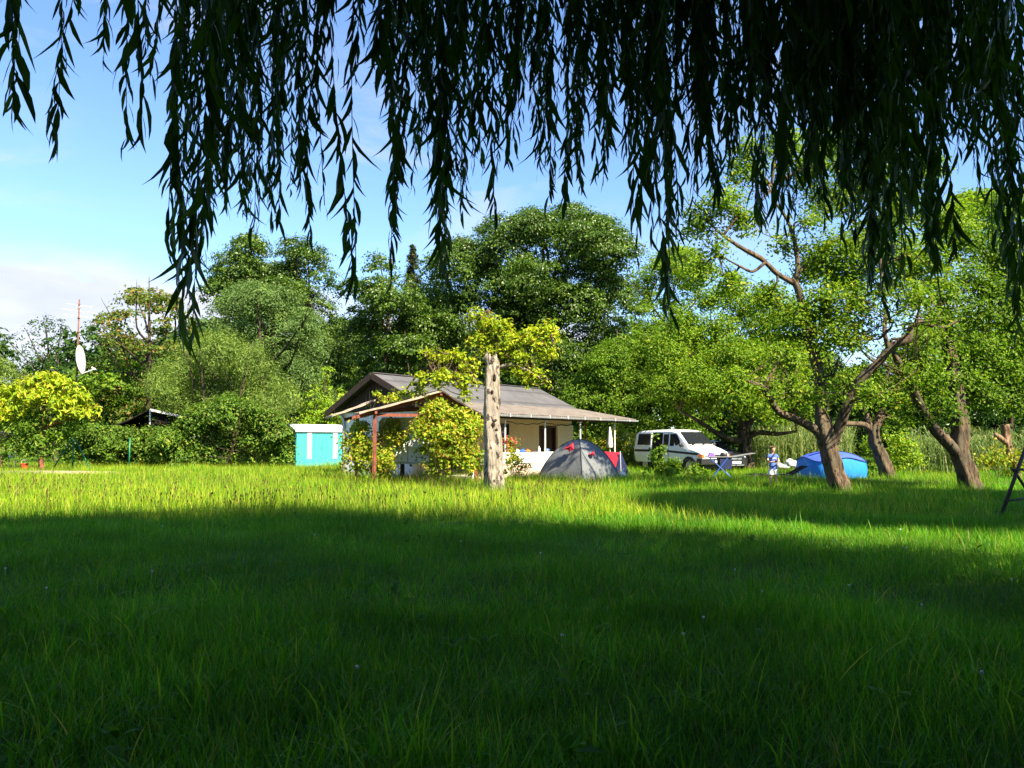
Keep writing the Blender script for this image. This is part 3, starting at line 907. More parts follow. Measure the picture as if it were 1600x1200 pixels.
# ------------------------------------------------------------------ orchard trees built limb by limb
def orchard(name, label, base, d, limbs, lumps, leaf, bark, seed, L=.085, Wd=.05, area=.34, sub_r=.32, per=26, group='old orchard trees in the meadow', twigs=True, flat=.75, droop=.4, rnd=.8, trunk_seg=18):
    """limbs: list of (name, [(px,py,dd,radius_px)...])"""
    rg2 = np.random.default_rng(seed)
    nm_gap = seed in (71, 72)
    root = empty(name, G(base, d), 0, label, 'tree', group)
    tips = []
    for i, (nm, pts) in enumerate(limbs):
        P = [W(a, b, d + c_) for (a, b, c_, r) in pts]
        rr = [r * d / FPX * (.74 if trunk_seg == 18 else .9) for (a, b, c_, r) in pts]

        tips += P[1 if nm == 'limb' else 2:]
        m = MB()
        rgh = .17 if seed == 76 else .16
        m.tube(P, rr, 30 if nm == 'trunk' else 14, 8, rgh, .13 if nm == 'trunk' else .06, 5, 2.2, seed=seed + i, fine=.5 if nm == 'trunk' else .25)
        if nm == 'trunk' and rr[0] > .15:     # knots
            for q in range(3):
                j = rg2.integers(0, len(P) - 1); f = rg2.uniform(.2, .9)
                c_ = P[j] * (1 - f) + P[j + 1] * f
                r_ = rr[j] * (1 - f) + rr[j + 1] * f
                a = rg2.uniform(3.3, 6.1)
                m.ball(c_ + np.array((math.cos(a), math.sin(a), 0)) * r_ * .85, r_ * rg2.uniform(.25, .4), 8, 6, .5, seed)
        m.build(nm, bark, root, True)
    if not len(lumps):
        return root
    lumps = np.array(lumps)
    V, F, C = crown_leaves(rg2, lumps, area / DETAIL, sub_r, flat, per, L, Wd, droop, .5, GAPS if nm_gap else None, .46, rnd)
    c = MB(); c.add(V, F)
    c.build('crown', leaf, root)
    if twigs:
        tw = MB()
        tips = np.array(tips)
        for l in lumps:
            k = np.argmin(np.linalg.norm(tips - l[:3], axis=1))
            a, b = tips[k], l[:3]
            mid = (a + b) / 2 + rg2.normal(0, .12, 3) + np.array((0, 0, .08))
            tw.tube([a, mid, b], (.045, .03, .018), 6, 4)
            near = C[np.argsort(np.linalg.norm(C - b, axis=1))[:60]]
            for q in near[rg2.choice(len(near), min(9, len(near)), replace=False)]:
                s = mid * .4 + b * .6 if rg2.uniform() < .5 else b
                tw.tube([s, (s + q) / 2 + rg2.normal(0, .07, 3), q], (.016, .011, .005), 4, 3, cap=False)
        tw.build('twigs', B_TWIG, root, True)
    return root


def lm(d, *rows):
    return [lump(px, py, r, d, .8, dd) for (px, py, r, dd) in rows]


# the forked, leaning tree in front of the blue tent
orchard('plum_tree', 'big forked orchard tree with leaning furrowed trunk in front of the blue tent', 1314, 21.5, [
    ('trunk', [(1316, 776, 0, 22), (1312, 760, 0, 20), (1304, 735, 0, 18), (1296, 705, 0, 18), (1290, 682, 0, 18.5), (1287, 664, 0, 16.5), (1285, 642, .2, 13.5), (1283, 615, .35, 12), (1281, 592, .4, 11)]),
    ('limb', [(1296, 708, .1, 8), (1286, 686, 0, 11), (1268, 668, -.1, 8.5), (1240, 654, -.3, 8), (1215, 642, -.4, 7), (1203, 622, -.5, 6), (1192, 606, -.6, 5.5), (1176, 598, -.8, 4), (1150, 590, -1, 2)]),
    ('limb', [(1288, 680, .1, 14), (1284, 640, .3, 12), (1281, 595, .4, 11), (1274, 560, .5, 11), (1262, 520, .6, 9.5), (1254, 480, .6, 8.5), (1246, 450, .6, 7.5), (1236, 436, .6, 6.5)]),
    ('limb', [(1240, 442, .6, 6.5), (1215, 428, .5, 5.5), (1190, 405, .3, 5.5), (1160, 388, .1, 4.5), (1130, 368, 0, 3), (1105, 345, 0, 1.6)]),
    ('limb', [(1196, 410, .3, 4), (1176, 424, .2, 3.2), (1156, 416, 0, 2.6), (1130, 402, 0, 1.5)]),
    ('limb', [(1244, 448, .6, 6), (1246, 410, .7, 5.5), (1240, 370, .8, 4.5), (1228, 340, .8, 3.6), (1212, 316, .8, 2.6), (1205, 290, .8, 1.4)]),
    ('limb', [(1246, 430, .7, 4), (1275, 395, 1.1, 3.6), (1310, 372, 1.4, 3), (1335, 350, 1.6, 2.4), (1350, 300, 1.6, 1.2)]),
    ('limb', [(1296, 716, .15, 9), (1301, 692, .02, 12), (1312, 665, -.2, 11), (1326, 628, -.4, 9.5), (1342, 596, -.5, 8.5), (1372, 566, -.6, 8), (1394, 541, -.7, 8), (1418, 530, -.8, 7.5), (1424, 512, -.8, 6.5), (1440, 504, -.8, 5), (1470, 512, -.8, 3.4), (1500, 500, -.8, 1.6)]),
    ('limb', [(1388, 545, -.7, 5), (1382, 520, -.7, 4.6), (1384, 490, -.6, 4.2), (1380, 455, -.5, 4), (1376, 415, -.4, 3.2), (1372, 380, -.4, 1.8)])],
    lm(21.5, (1130, 320, 34, 0), (1095, 350, 34, .4), (1160, 270, 34, .5), (1170, 240, 26, .5), (1205, 300, 26, .6), (1250, 265, 38, 1), (1300, 310, 44, 1.2), (1280, 260, 34, 1), (1350, 300, 44, 1.4), (1410, 330, 44, 1), (1120, 390, 24, 0), (1300, 400, 50, .8),
       (1350, 400, 46, .6), (1290, 470, 40, .3), (1340, 480, 46, .2), (1400, 450, 46, -.2), (1420, 400, 42, .2), (1300, 530, 36, .2), (1340, 540, 32, -.3), (1440, 470, 40, -2.4), (1470, 500, 36, -2.4), (1410, 590, 34, -.4), (1226, 560, 30, -.2), (1235, 610, 22, -.4), (1190, 612, 26, -.6),
       (1268, 622, 22, -.5), (1360, 620, 26, -1.6), (1150, 600, 26, -.9), (1300, 590, 24, .3), (1240, 500, 24, .3), (1315, 445, 40, 1.4), (1260, 345, 30, .6), (1375, 360, 40, 1), (1090, 430, 24, .3), (1140, 445, 30, .4), (1195, 470, 34, .8), (1160, 345, 26, .3), (1215, 380, 26, .9), (1230, 225, 34, 1), (1310, 230, 36, 1.2), (1370, 270, 40, 1.2), (1440, 270, 44, 1), (1480, 350, 44, .5), (1270, 420, 30, 1.2), (1325, 440, 34, 1.4), (1360, 530, 34, .4), (1280, 500, 34, 1), (1240, 530, 26, .9), (1395, 500, 34, -1), (1450, 420, 40, -.5)),
    LEAF['fresh'], B_PLUM, 71, .115, .068, .14, .38, 34)
# its right hand neighbour
orchard('plum_tree', 'right hand orchard tree with a thick limb forking left from low on its trunk', 1514, 22.3, [
    ('trunk', [(1520, 774, 0, 24), (1515, 758, 0, 21), (1506, 730, 0, 19), (1498, 705, 0, 18), (1500, 670, 0, 17), (1498, 640, 0, 15), (1492, 600, 0, 13), (1488, 560, .1, 11), (1478, 520, .2, 8), (1466, 480, .2, 5)]),
    ('limb', [(1506, 734, .12, 9), (1497, 712, -.05, 12.5), (1478, 690, -.3, 11.5), (1455, 664, -.5, 11), (1440, 640, -.7, 9.5), (1428, 612, -.8, 9), (1418, 585, -.9, 8), (1400, 560, -1, 6), (1392, 530, -1, 3)]),
    ('limb', [(1494, 620, 0, 7), (1510, 590, .2, 6), (1530, 560, .3, 5), (1556, 542, .4, 4), (1580, 520, .5, 2.4)]),
    ('limb', [(1500, 650, .1, 7), (1512, 622, .4, 5.5), (1520, 600, .6, 4.5), (1540, 580, .8, 2.5)])],
    lm(22.3, (1450, 600, 36, -.3), (1470, 640, 28, -.5), (1430, 560, 32, -.8), (1490, 560, 36, .3), (1530, 560, 40, .2), (1570, 590, 40, .4), (1540, 620, 32, .3), (1480, 510, 40, .3), (1530, 500, 44, .6), (1580, 530, 44, .6), (1610, 580, 44, .6), (1470, 460, 36, .3), (1560, 460, 44, .6), (1600, 480, 46, 1),
        (1420, 520, 26, -1), (1590, 630, 32, .5), (1640, 540, 50, .8), (1510, 440, 36, .6), (1430, 650, 22, -.6), (1500, 380, 40, .8), (1560, 400, 46, 1), (1600, 420, 46, 1), (1450, 540, 34, -.2), (1500, 600, 34, .3), (1560, 340, 44, 1.2), (1640, 460, 50, 1)),
    LEAF['mid'], B_PLUM, 72, .115, .068, .14, .38, 34)
# smaller one behind
orchard('plum_tree', 'small crooked orchard tree between the blue tent and the bright green bush', 1395, 29.5, [
    ('trunk', [(1392, 756, 0, 17), (1388, 742, 0, 15), (1376, 712, 0, 13), (1367, 690, 0, 12), (1366, 672, 0, 10.5), (1372, 655, .05, 8), (1380, 638, .2, 6)]),
    ('limb', [(1364, 675, 0, 7), (1350, 664, -.2, 6), (1330, 662, -.4, 5), (1310, 664, -.5, 3)]),
    ('limb', [(1366, 672, 0, 8), (1376, 655, 0, 6.5), (1382, 636, .2, 5.5), (1378, 610, .3, 4), (1390, 580, .3, 2)]),
    ('limb', [(1362, 672, 0, 7), (1352, 645, .2, 6), (1340, 622, .3, 4), (1330, 600, .3, 2)])],
    lm(29.5, (1400, 620, 34, 0), (1360, 600, 34, .5), (1420, 590, 34, .3), (1390, 560, 34, .6), (1340, 630, 24, 0), (1420, 640, 24, -.3), (1320, 600, 30, .6), (1405, 660, 18, -.4)),
    LEAF['fresh'], B_PLUM, 73, .13, .08, .25, .4, 28)
# broad tree behind the cars
orchard('walnut_tree', 'wide shady tree with thick dark trunk standing behind the white van and black car', 1168, 38.5, [
    ('trunk', [(1178, 748, 0, 20), (1172, 738, 0, 15), (1166, 715, 0, 13), (1164, 690, 0, 13), (1162, 672, 0, 13)]),
    ('limb', [(1163, 690, 0, 8), (1145, 688, -.4, 6), (1122, 678, -.8, 5), (1095, 660, -1.2, 4), (1060, 640, -1.5, 2)]),
    ('limb', [(1164, 684, 0, 9), (1185, 676, -.3, 6), (1215, 678, -.6, 4), (1245, 674, -.8, 2.4)]),
    ('limb', [(1162, 676, 0, 10), (1150, 640, .3, 8), (1130, 590, .6, 6), (1110, 540, .8, 3)]),
    ('limb', [(1163, 676, 0, 9), (1180, 640, .2, 7), (1195, 590, .4, 5), (1205, 540, .6, 3)])],
    lm(38.5, (1120, 520, 44, .5), (1160, 490, 36, .8), (1200, 510, 46, .6), (1080, 540, 44, .4), (1050, 570, 40, 0), (1090, 590, 46, -1.5), (1140, 560, 46, -1.8), (1190, 570, 50, -1.8), (1240, 560, 40, -1), (1230, 610, 40, -2), (1180, 620, 44, -2.6), (1130, 606, 42, -2.4), (1080, 606, 38, -1.6), (1040, 612, 34, -1.0),
        (1250, 636, 28, -1.6), (1205, 650, 22, -2.0), (1150, 636, 22, -1.6), (1100, 632, 22, -1.0), (1060, 640, 22, -.6), (1150, 570, 60, 2), (1090, 600, 50, 2), (1210, 600, 50, 2), (1110, 470, 30, .8), (1060, 500, 30, .6), (1150, 455, 32, 1), (1200, 465, 32, 1), (1245, 490, 34, .8), (1030, 545, 30, .4), (1270, 560, 36, 1)),
    LEAF['fresh'], B_DARK, 74, .15, .088, .28, .48, 36, group=None)
# cut dead trunk at the right
st = orchard('tree_stump', 'tall dead trunk sawn off flat, overgrown by the yellowish bush at the right', 1580, 29, [
    ('trunk', [(1590, 752, 0, 10), (1586, 735, 0, 8), (1577, 705, 0, 7), (1572, 680, 0, 7.5), (1570, 663, 0, 9)]),
    ('limb', [(1572, 692, -.1, 6), (1562, 684, -.2, 5), (1555, 679, -.3, 4.5)])], [], None, bark_mat('dead_wood', (.08, .05, .03), (.26, .17, .11), vs=2.4), 75, group=None)
st['category'] = 'stump'

# the half-dead tree with yellow leaves in the middle
ct = orchard('topped_tree', 'broken-topped old tree with pale pitted trunk and yellow leaves in the middle of the meadow', 771, 21.5, [
    ('trunk', [(774, 780, 0, 20), (774, 768, 0, 17.5), (772, 740, 0, 16), (771, 700, 0, 15), (768, 650, 0, 13.5), (768, 610, 0, 12.5), (769, 578, 0, 11.5), (768, 559, 0, 8.5)]),
    ('limb', [(774, 590, .2, 6), (777, 560, .45, 4.5), (776, 535, .5, 3.6), (772, 510, .5, 2.4), (762, 492, .5, 1.2)]),
    ('limb', [(760, 600, .1, 4), (740, 592, .2, 3), (710, 580, .2, 2.2), (680, 572, .1, 1.2)]),
    ('limb', [(778, 575, .2, 4), (800, 570, 0, 3), (830, 582, -.2, 2), (855, 598, -.3, 1)]),
    ('limb', [(777, 552, .45, 3), (800, 530, .3, 2.6), (830, 520, .1, 1.8), (860, 522, 0, 1)])],
    lm(21.5, (768, 530, 14, .6), (757, 550, 12, .5), (782, 572, 14, .6), (772, 515, 14, .6), (748, 530, 11, .4), (760, 505, 18, .5), (745, 495, 10, .4), (785, 515, 18, .4), (805, 535, 20, .1), (830, 525, 22, 0), (855, 520, 17, 0), (850, 548, 16, -.1), (790, 548, 18, .2), (815, 560, 16, 0), (735, 570, 17, .2), (710, 560, 15, .1), (685, 556, 13, 0), (664, 552, 9, 0), (720, 592, 18, .1), (690, 590, 17, 0), (660, 592, 12, 0), (745, 600, 12, 0),
        (810, 580, 13, -.1), (835, 588, 13, -.2), (853, 598, 9, -.3), (725, 618, 10, .1), (650, 612, 11, .3), (630, 616, 8, .4)),
    LEAF['yellow'], B_PALE, 76, .13, .065, .062, .22, 19, trunk_seg=20, group=None, flat=.7, droop=.8)
rim = MB()
c0 = W(768, 559, 21.5)
for i in range(13):
    a = i * .483
    hh = (.05, .19, .10, .02, .13, .07, .22, .04, .11, .16, .03, .08, .12)[i]
    p = c0 + np.array((math.cos(a) * .125, math.sin(a) * .125, -.16))
    q = p + np.array((math.cos(a) * .01, math.sin(a) * .01, .15 + hh))
    rim.tube([p, (p + q) / 2 + np.array((math.cos(a) * .02, math.sin(a) * .02, 0)), q], (.055, .05, .008), 6, 3, .3, seed=i)
rim.build('broken_top', B_PALE, ct)
m_hole = plain_mat('rotten_hollow', (.025, .018, .012), .95, .1)
for (px, py, rx, rz) in ((773, 592, 2.2, 6), (764, 572, 2, 4), (771, 664, 2.8, 3.6), (776, 672, 2.6, 2.4), (781, 717, 3, 1.4), (764, 628, 1.6, 4), (769, 613, 2, 3)):
    p = W(px, py, 21.5)
    rad = np.interp(py, [559, 578, 610, 650, 700, 768], [8.5, 11.5, 12.5, 13.5, 15, 17.5]) * .9 * 21.5 / FPX
    off = (px - 770) * 21.5 / FPX
    p[1] = 21.5 - math.sqrt(max(.001, rad ** 2 - off ** 2)) * .97
    hb = MB(); hb.ball(p, (rx * .018, .02, rz * .018), 10, 8, .7, px)
    hb.build('hollow', m_hole, ct, True)

# the neighbour just outside the picture whose shade lies across the right of the meadow
LB = [(14.6, 6.2, 11.2, 2.8, 2.8, 2.2), (13.8, 9.8, 11.4, 2.6, 2.6, 2.0), (12.2, 8.4, 10.8, 2.2, 2.2, 1.6), (17.4, 7.9, 11.0, 3.6, 3.6, 2.4), (20.4, 10.6, 10.6, 2.8, 2.8, 2.2), (18.0, 12.0, 11.0, 2.4, 2.4, 2), (17.4, 5.4, 10.4, 2.8, 2.8, 2), (12.2, 7.4, 10.6, 1.5, 1.5, 1.2)]
tree('broadleaf_tree', 'tree beyond the right edge of the meadow, casting the shade around the swing frame', (16.4, 9.4, 0), LB, LEAF['mid'], B_DARK, .3, 91, None, L=.24, Wd=.14, area=.24, sub_r=.5, per=34, keep=TRUNK_GAPS)
# ------------------------------------------------------------------ bushes, reeds, creepers
def bush(name, label, d, lumps, leaf, seed, L=.11, Wd=.07, area=.16, sub_r=.24, per=22, cat='bush', base=None, stems=4, flat=.7, group=None, droop=.5, up=.5):
    ls = [lump(a, b, r, d, fl, dd) for (a, b, r, fl, dd) in lumps]
    px = base or sum(l[0] for l in lumps) / len(lumps)
    return tree(name, label, G(px, d), ls, leaf, B_TWIG, .013, seed, group, cat, L, Wd, area, sub_r, per, flat, droop, 8, .42, up, .8, stems)


rg3 = np.random.default_rng(77)
bush('creeper', 'tangled creeper climbing the left side of the rust red pergola post', 25.9, [(548, 700, 14, 1.6, -.1), (560, 672, 10, 1.5, 0), (606, 728, 16, 1, -.2), (565, 690, 18, 1.5, 0), (575, 712, 26, 1, .2), (600, 700, 20, 1.4, .6), (555, 722, 16, 1, 0), (612, 672, 18, 1, .8), (590, 730, 20, .7, 0), (625, 690, 12, 1.2, .8), (568, 668, 9, 1.4, 0)], LEAF['vine'], 81, .11, .075, .085, .25, 22, 'climber', 586)
bush('creeper', 'broad sunlit yellow-green creeper heaped under the pergola right slope, left of the pitted trunk', 25.6, [(680, 660, 30, 1, 0), (660, 676, 20, 1, 0), (700, 690, 32, 1, 0), (730, 690, 26, 1.2, .2), (700, 720, 30, .7, .1), (735, 720, 24, .8, 0), (665, 700, 12, 1.2, .3), (715, 658, 22, 1, .3), (690, 640, 18, .9, .3), (742, 665, 14, 1.2, .3), (672, 732, 14, .7, 0)], LEAF['vine'], 82, .12, .08, .085, .27, 26, 'climber', 700)
bush('creeper', 'thin creeper shoots lying on top of the broken pergola roof', 26.9, [(600, 628, 8, .8, 0), (615, 622, 11, .8, 0), (590, 618, 5, 1.6, 0), (640, 618, 9, .7, -.6), (660, 608, 9, .7, -.8), (575, 632, 5, 1, .8)], LEAF['vine'], 83, .10, .065, .07, .16, 12, 'climber', 612, 2)
bush('low_bush', 'small yellow-green bush at the foot of the porch wall right of the pitted trunk', 27.6, [(798, 700, 9, 1.2, 0), (802, 716, 12, 1, 0), (812, 724, 13, .8, 0), (818, 735, 13, .7, 0), (796, 735, 12, .8, 0)], LEAF['vine'], 84, .10, .065, .12, .2, 20)
bush('leafy_weeds', 'leafy green weeds with tall stems growing in front of the white van', 30.2, [(1032, 732, 14, 1.0, 0), (1052, 730, 14, 1.0, 0), (1078, 735, 15, .8, 0), (1024, 712, 7, 1.8, 0), (1035, 704, 4, 2.4, 0), (1060, 712, 5, 1.8, 0), (1095, 738, 12, .7, 0), (1010, 738, 10, .8, 0), (1040, 742, 22, .5, -.3), (1026, 690, 3, 2.4, 0)], LEAF['mid'], 85, .16, .09, .13, .22, 16)
bush('flowering_bush', 'yellow-green bush behind the end of the porch, left of the white van', 41, [(945, 690, 18, 1, 0), (960, 675, 16, 1, 0), (930, 700, 18, 1, 0), (970, 700, 18, 1, 0), (985, 690, 15, 1.2, .4), (950, 710, 20, 1, 0), (1002, 712, 14, 1, 0), (980, 720, 18, .8, 0)], LEAF['vine'], 86, .13, .09, .28, .32, 26)
bush('bright_bush', 'bright lime green bush right of the small crooked orchard tree', 31.5, [(1408, 690, 20, 1, 0), (1396, 712, 18, 1, 0), (1420, 700, 18, 1.1, 0), (1428, 722, 16, .9, 0), (1392, 675, 14, 1, .3), (1360, 700, 16, 1.1, .5), (1352, 724, 14, .9, .4), (1405, 732, 16, .7, 0)], LEAF['lime'], 87, .12, .08, .2, .28, 24)
bush('yellowish_bush', 'yellowing loose bush round the foot of the sawn-off dead trunk', 28.6, [(1556, 712, 16, 1.1, 0), (1540, 725, 16, .8, 0), (1575, 720, 16, 1, -.2), (1598, 722, 16, 1.1, 0), (1560, 695, 10, 1.2, 0), (1585, 738, 16, .7, 0), (1530, 738, 12, .6, 0)], LEAF['vine'], 88, .11, .075, .2, .26, 20)
bush('flowering_bush', 'small green bush below the yellow-leaved tree at the left edge', 36.5, [(20, 705, 18, .8, 0), (75, 710, 14, .7, 0), (42, 715, 14, .7, 0), (-5, 712, 16, .7, 0)], LEAF['bramble'], 89, .13, .09, .28, .28, 20)
bush('low_bush', 'dark low bush crouching beside the right flank of the blue tent', 29.8, [(1352, 736, 11, .8, 0), (1362, 728, 10, 1, .3)], LEAF['mid'], 90, .11, .075, .16, .2, 20)

# tall reeds
m_reed = leaf_mat('reed_leaf', [(0, (.07, .14, .03)), (.5, (.13, .21, .05)), (.85, (.22, .28, .09)), (1, (.38, .34, .18))], trans=(1.3, 1.3, .7), tf=.35, patch=.2)


def reeds(name, px0, px1, d, dd, top, n, seed):
    rg4 = np.random.default_rng(seed)
    mb = MB()
    for i in range(n):
        y = d + rg4.uniform(-dd, dd); px = rg4.uniform(px0, px1)
        b = G(px, y)
        h = top * rg4.uniform(.7, 1.1)
        lean = rg4.normal(0, .12, 2) * h
        tip = b + np.array((lean[0], lean[1], h))
        mid = (b + tip) / 2 + np.array((lean[0] * -.2, 0, .05 * h))
        s = np.array((1, 0, 0)) if rg4.uniform() < .6 else np.array((.6, .8, 0))
        w = rg4.uniform(.012, .02)
        mb.add([b - s * w, b + s * w, mid - s * w, mid + s * w, tip - s * w * .3, tip + s * w * .3], [(0, 1, 3, 2), (2, 3, 5, 4)])
        for k in range(rg4.integers(5, 9)):
            t_ = rg4.uniform(.25, .95); p = b + (tip - b) * t_
            a = rg4.uniform(0, 6.28); L = rg4.uniform(.3, .6); o = np.array((math.cos(a), math.sin(a), 0)); sd = np.array((-math.sin(a), math.cos(a), 0)) * rg4.uniform(.012, .022)
            q = p + o * L * .4 + np.array((0, 0, L * .45)); r_ = p + o * L * .95 + np.array((0, 0, L * rg4.uniform(.1, .6)))
            mb.add([p - sd * .6, p + sd * .6, q - sd, q + sd, r_ - sd * .1, r_ + sd * .1], [(0, 1, 3, 2), (2, 3, 5, 4)])
    return tag(mb.build(name, m_reed), kind='stuff')


reeds('reeds', 1172, 1330, 41, 2.2, 2.35, 620, 5)
reeds('reeds', 1420, 1720, 36, 2.0, 1.9, 640, 6)
reeds('reeds', 975, 1012, 42, 1.5, 1.7, 120, 7)
# ------------------------------------------------------------------ materials of built things
m_render = plain_mat('cream_render', (.74, .57, .31), .9, .2, var=.06, scale=3, bmp=.15)
m_white = plain_mat('white_render', (.76, .75, .72), .85, .2, var=.06, scale=3, bmp=.1)
m_pink = plain_mat('pale_pink_plinth', (.60, .44, .36), .9, .2, var=.1, scale=4, bmp=.15)
m_darkwood = plain_mat('dark_stained_boards', (.045, .030, .022), .8, .25, var=.35, scale=14, bmp=.3)
m_brown = plain_mat('brown_door_frame', (.07, .035, .022), .5, .4)
m_rust = plain_mat('rust_red_paint', (.19, .058, .036), .75, .25, var=.35, scale=8, bmp=.2)
m_zinc = plain_mat('zinc_gutter', (.42, .44, .46), .45, .5, .5, var=.12)
m_galv = plain_mat('pale_steel_post', (.62, .63, .62), .5, .4, .2, var=.12)
m_black = plain_mat('black_and_painted_dark', (.012, .012, .013), .9, .1)


def glass_mat(name, c=(.012, .015, .018)):
    m, nt, out = nodes(name)
    principled(nt, out, c, .05, .6)
    return m


m_glass = glass_mat('dark_glass')


def shingle_mat():
    m, nt, out = nodes('grey_shingles')
    u = texco(nt, 'UV')
    b = nt.nodes.new('ShaderNodeTexBrick')
    nt.links.new(u, b.inputs['Vector'])
    b.inputs['Scale'].default_value = 1.0
    b.inputs['Brick Width'].default_value = .42
    b.inputs['Row Height'].default_value = .17
    b.inputs['Mortar Size'].default_value = .012
    b.inputs['Color1'].default_value = (.076, .077, .084, 1)
    b.inputs['Color2'].default_value = (.094, .094, .102, 1)
    b.inputs['Mortar'].default_value = (.06, .058, .062, 1)
    n = noise(nt, texco(nt), 1.2, 5)
    col = mixc(nt, 1.0, b.outputs['Color'], ramp(nt, n, [(.3, (.8, .78, .75)), (.7, (1.2, 1.18, 1.15))]), 'MULTIPLY')
    principled(nt, out, col, .85, .25, nrm=bump(nt, b.outputs['Fac'], -.5, .02))
    return m


m_shingle = shingle_mat()
m_corr = plain_mat('weathered_fibre_sheet', (.16, .138, .118), .9, .2, var=.28, scale=2.5, bmp=.2)


def uv_slope(o, sx=1.0, sy=1.0):
    """u along x, v along the slope"""
    me = o.data
    uv = me.uv_layers.new(name='slope')
    for l in me.loops:
        c = me.vertices[l.vertex_index].co
        uv.data[l.index].uv = (c.x * sx, math.hypot(c.y, c.z) * sy)


def local(mb, name, mat, parent, smooth=False, **k):
    return mb.build(name, mat, parent, smooth, world=False, **k)


# ------------------------------------------------------------------ bungalow (x = along the ridge, -y = porch side)
HO = np.array((-5.6, 31.0, 0))
HA = math.atan2(.79, .61)
house = empty('bungalow', HO, HA, 'low bungalow with grey shingle roof, dark timber gable and a cream walled porch', 'house')


def hw(x, y, z):
    c, s = math.cos(HA), math.sin(HA)
    return HO + np.array((x * c - y * s, x * s + y * c, z))


b = MB()
for bx in ((.3, 4.9, -2.2, -1.95, 0, 2.92), (4.9, 6.1, -2.2, -1.95, 0, .95), (4.9, 6.1, -2.2, -1.95, 2.2, 2.92), (6.1, 8.4, -2.2, -1.95, 0, 2.92), (8.4, 9.8, -2.2, -1.95, 2.15, 2.92), (9.8, 11.2, -2.2, -1.95, 0, 2.92)):
    b.box(*bx)
local(b, 'wall', m_render, house)
b = MB()
b.box(.3, 11.2, 2.0, 2.25, 0, 2.7)
b.prism([(-1.95, 0), (2.0, 0), (2.0, 2.75), (-1.95, 2.75)], 10.95, 11.2, 'x')
b.prism([(-1.95, 2.75), (2.0, 2.75), (0, 4.0)], 10.95, 11.2, 'x')
local(b, 'rear_wall', m_render, house)
b = MB()
b.prism([(-1.95, 0), (2.0, 0), (2.0, 2.75), (-1.95, 2.75)], .3, .55, 'x')
local(b, 'gable_wall', m_white, house)
b = MB()
b.prism([(-2.3, 2.62), (2.35, 2.62), (0.02, 4.02)], .22, .298, 'x')
for i in range(23):        # upright boards of the gable
    y = -2.1 + i * .19
    zt = 4.0 - abs(y) * .585
    b.box(.195, .22, y, y + .16, 2.62, zt - .12)
local(b, 'gable', m_darkwood, house)
b = MB()
b.box(.5, 11, -1.9, 1.9, .05, .12)
local(b, 'interior_floor', m_brown, house)


def slab(x0, x1, yz, t):
    """roof slab between the two lower-edge points yz"""
    q = MB()
    (y0, z0), (y1, z1) = yz
    q.prism([(y0, z0), (y1, z1), (y1, z1 + t), (y0, z0 + t)], x0, x1, 'x')
    return q


roof = local(slab(-.1, 11.5, ((0, 4.06), (-2.42, 2.91)), .10), 'roof', m_shingle, house)
uv_slope(roof, .9, 1)
r2 = local(slab(-.1, 11.5, ((0.004, 4.062), (2.75, 2.6)), .10), 'roof', m_shingle, house)
uv_slope(r2, .9, 1)
b = MB()
b.box(-.1, 11.5, -.09, .09, 4.165, 4.20)
local(b, 'ridge_cap', m_shingle, house)
b = MB()
for s_, (y1, z1) in ((-1, (-2.5, 2.86)), (1, (2.8, 2.56))):
    b.beam((-.14, 0, 4.06), (-.14, y1, z1), .05, .24)
local(b, 'barge_board', m_darkwood, house)
# corrugated porch roof
nx = 440
xs = np.linspace(-.1, 11.6, nx)
cw = .028 * np.sin(xs * 2 * math.pi / .15)
rows = [(-2.36, 3.02), (-4.0, 2.73), (-5.62, 2.44)]
V, F = [], []
for (y, z_) in rows:
    for x, c_ in zip(xs, cw):
        V.append((x, y, z_ + c_))
for (y, z_) in rows:
    for x, c_ in zip(xs, cw):
        V.append((x, y, z_ + c_ - .012))
n3 = nx * 3
for k in range(2):
    for i in range(nx - 1):
        a = k * nx + i
        F.append((a, a + nx, a + nx + 1, a + 1)); F.append((n3 + a, n3 + a + 1, n3 + a + nx + 1, n3 + a + nx))
for i in range(nx - 1):
    a = 2 * nx + i
    F.append((a, n3 + a, n3 + a + 1, a + 1))
b = MB(); b.add(V, F)
local(b, 'porch_roof', m_corr, house)
b = MB()
for y, z_ in ((-2.6, 2.90), (-4.0, 2.64), (-5.4, 2.39)):
    b.box(-.05, 11.5, y - .04, y + .04, z_ - .12, z_)
for x in np.arange(0, 11.6, 1.15):
    b.beam((x, -2.3, 2.93), (x, -5.5, 2.36), .05, .1)
local(b, 'rafters', m_darkwood, house)
b = MB()
pr = [(-.065, .0), (-.05, -.05), (0, -.07), (.05, -.05), (.065, .0), (.075, 0), (.057, -.06), (0, -.082), (-.057, -.06), (-.075, 0)]
b.prism([(-5.68 + a, 2.41 + c_) for a, c_ in pr], -.1, 11.6, 'x')
gut = local(b, 'gutter', m_zinc, house)
for x in np.arange(.3, 11.6, 1.3):
    b = MB(); b.box(x - .02, x + .02, -5.775, -5.757, 2.33, 2.45)
    b.build('bracket', m_galv, gut, world=False)
for i, (x, y, z0, z1, mt) in enumerate(((1.87, -5.3, .98, 2.27, m_galv), (4.5, -5.3, .98, 2.27, m_galv), (7.15, -5.3, 0, 2.27, m_galv), (10.1, -5.3, 0, 2.27, m_galv), (10.3, -3.6, 0, 2.56, m_rust), (.0, -5.3, 0, 2.27, m_galv))):
    b = MB(); b.tube([(x, y, z0), (x, y, z1)], .035, 10, 1)
    b.box(x - .07, x + .07, y - .07, y + .07, z1 - .03, z1)
    local(b, 'post', mt, house)
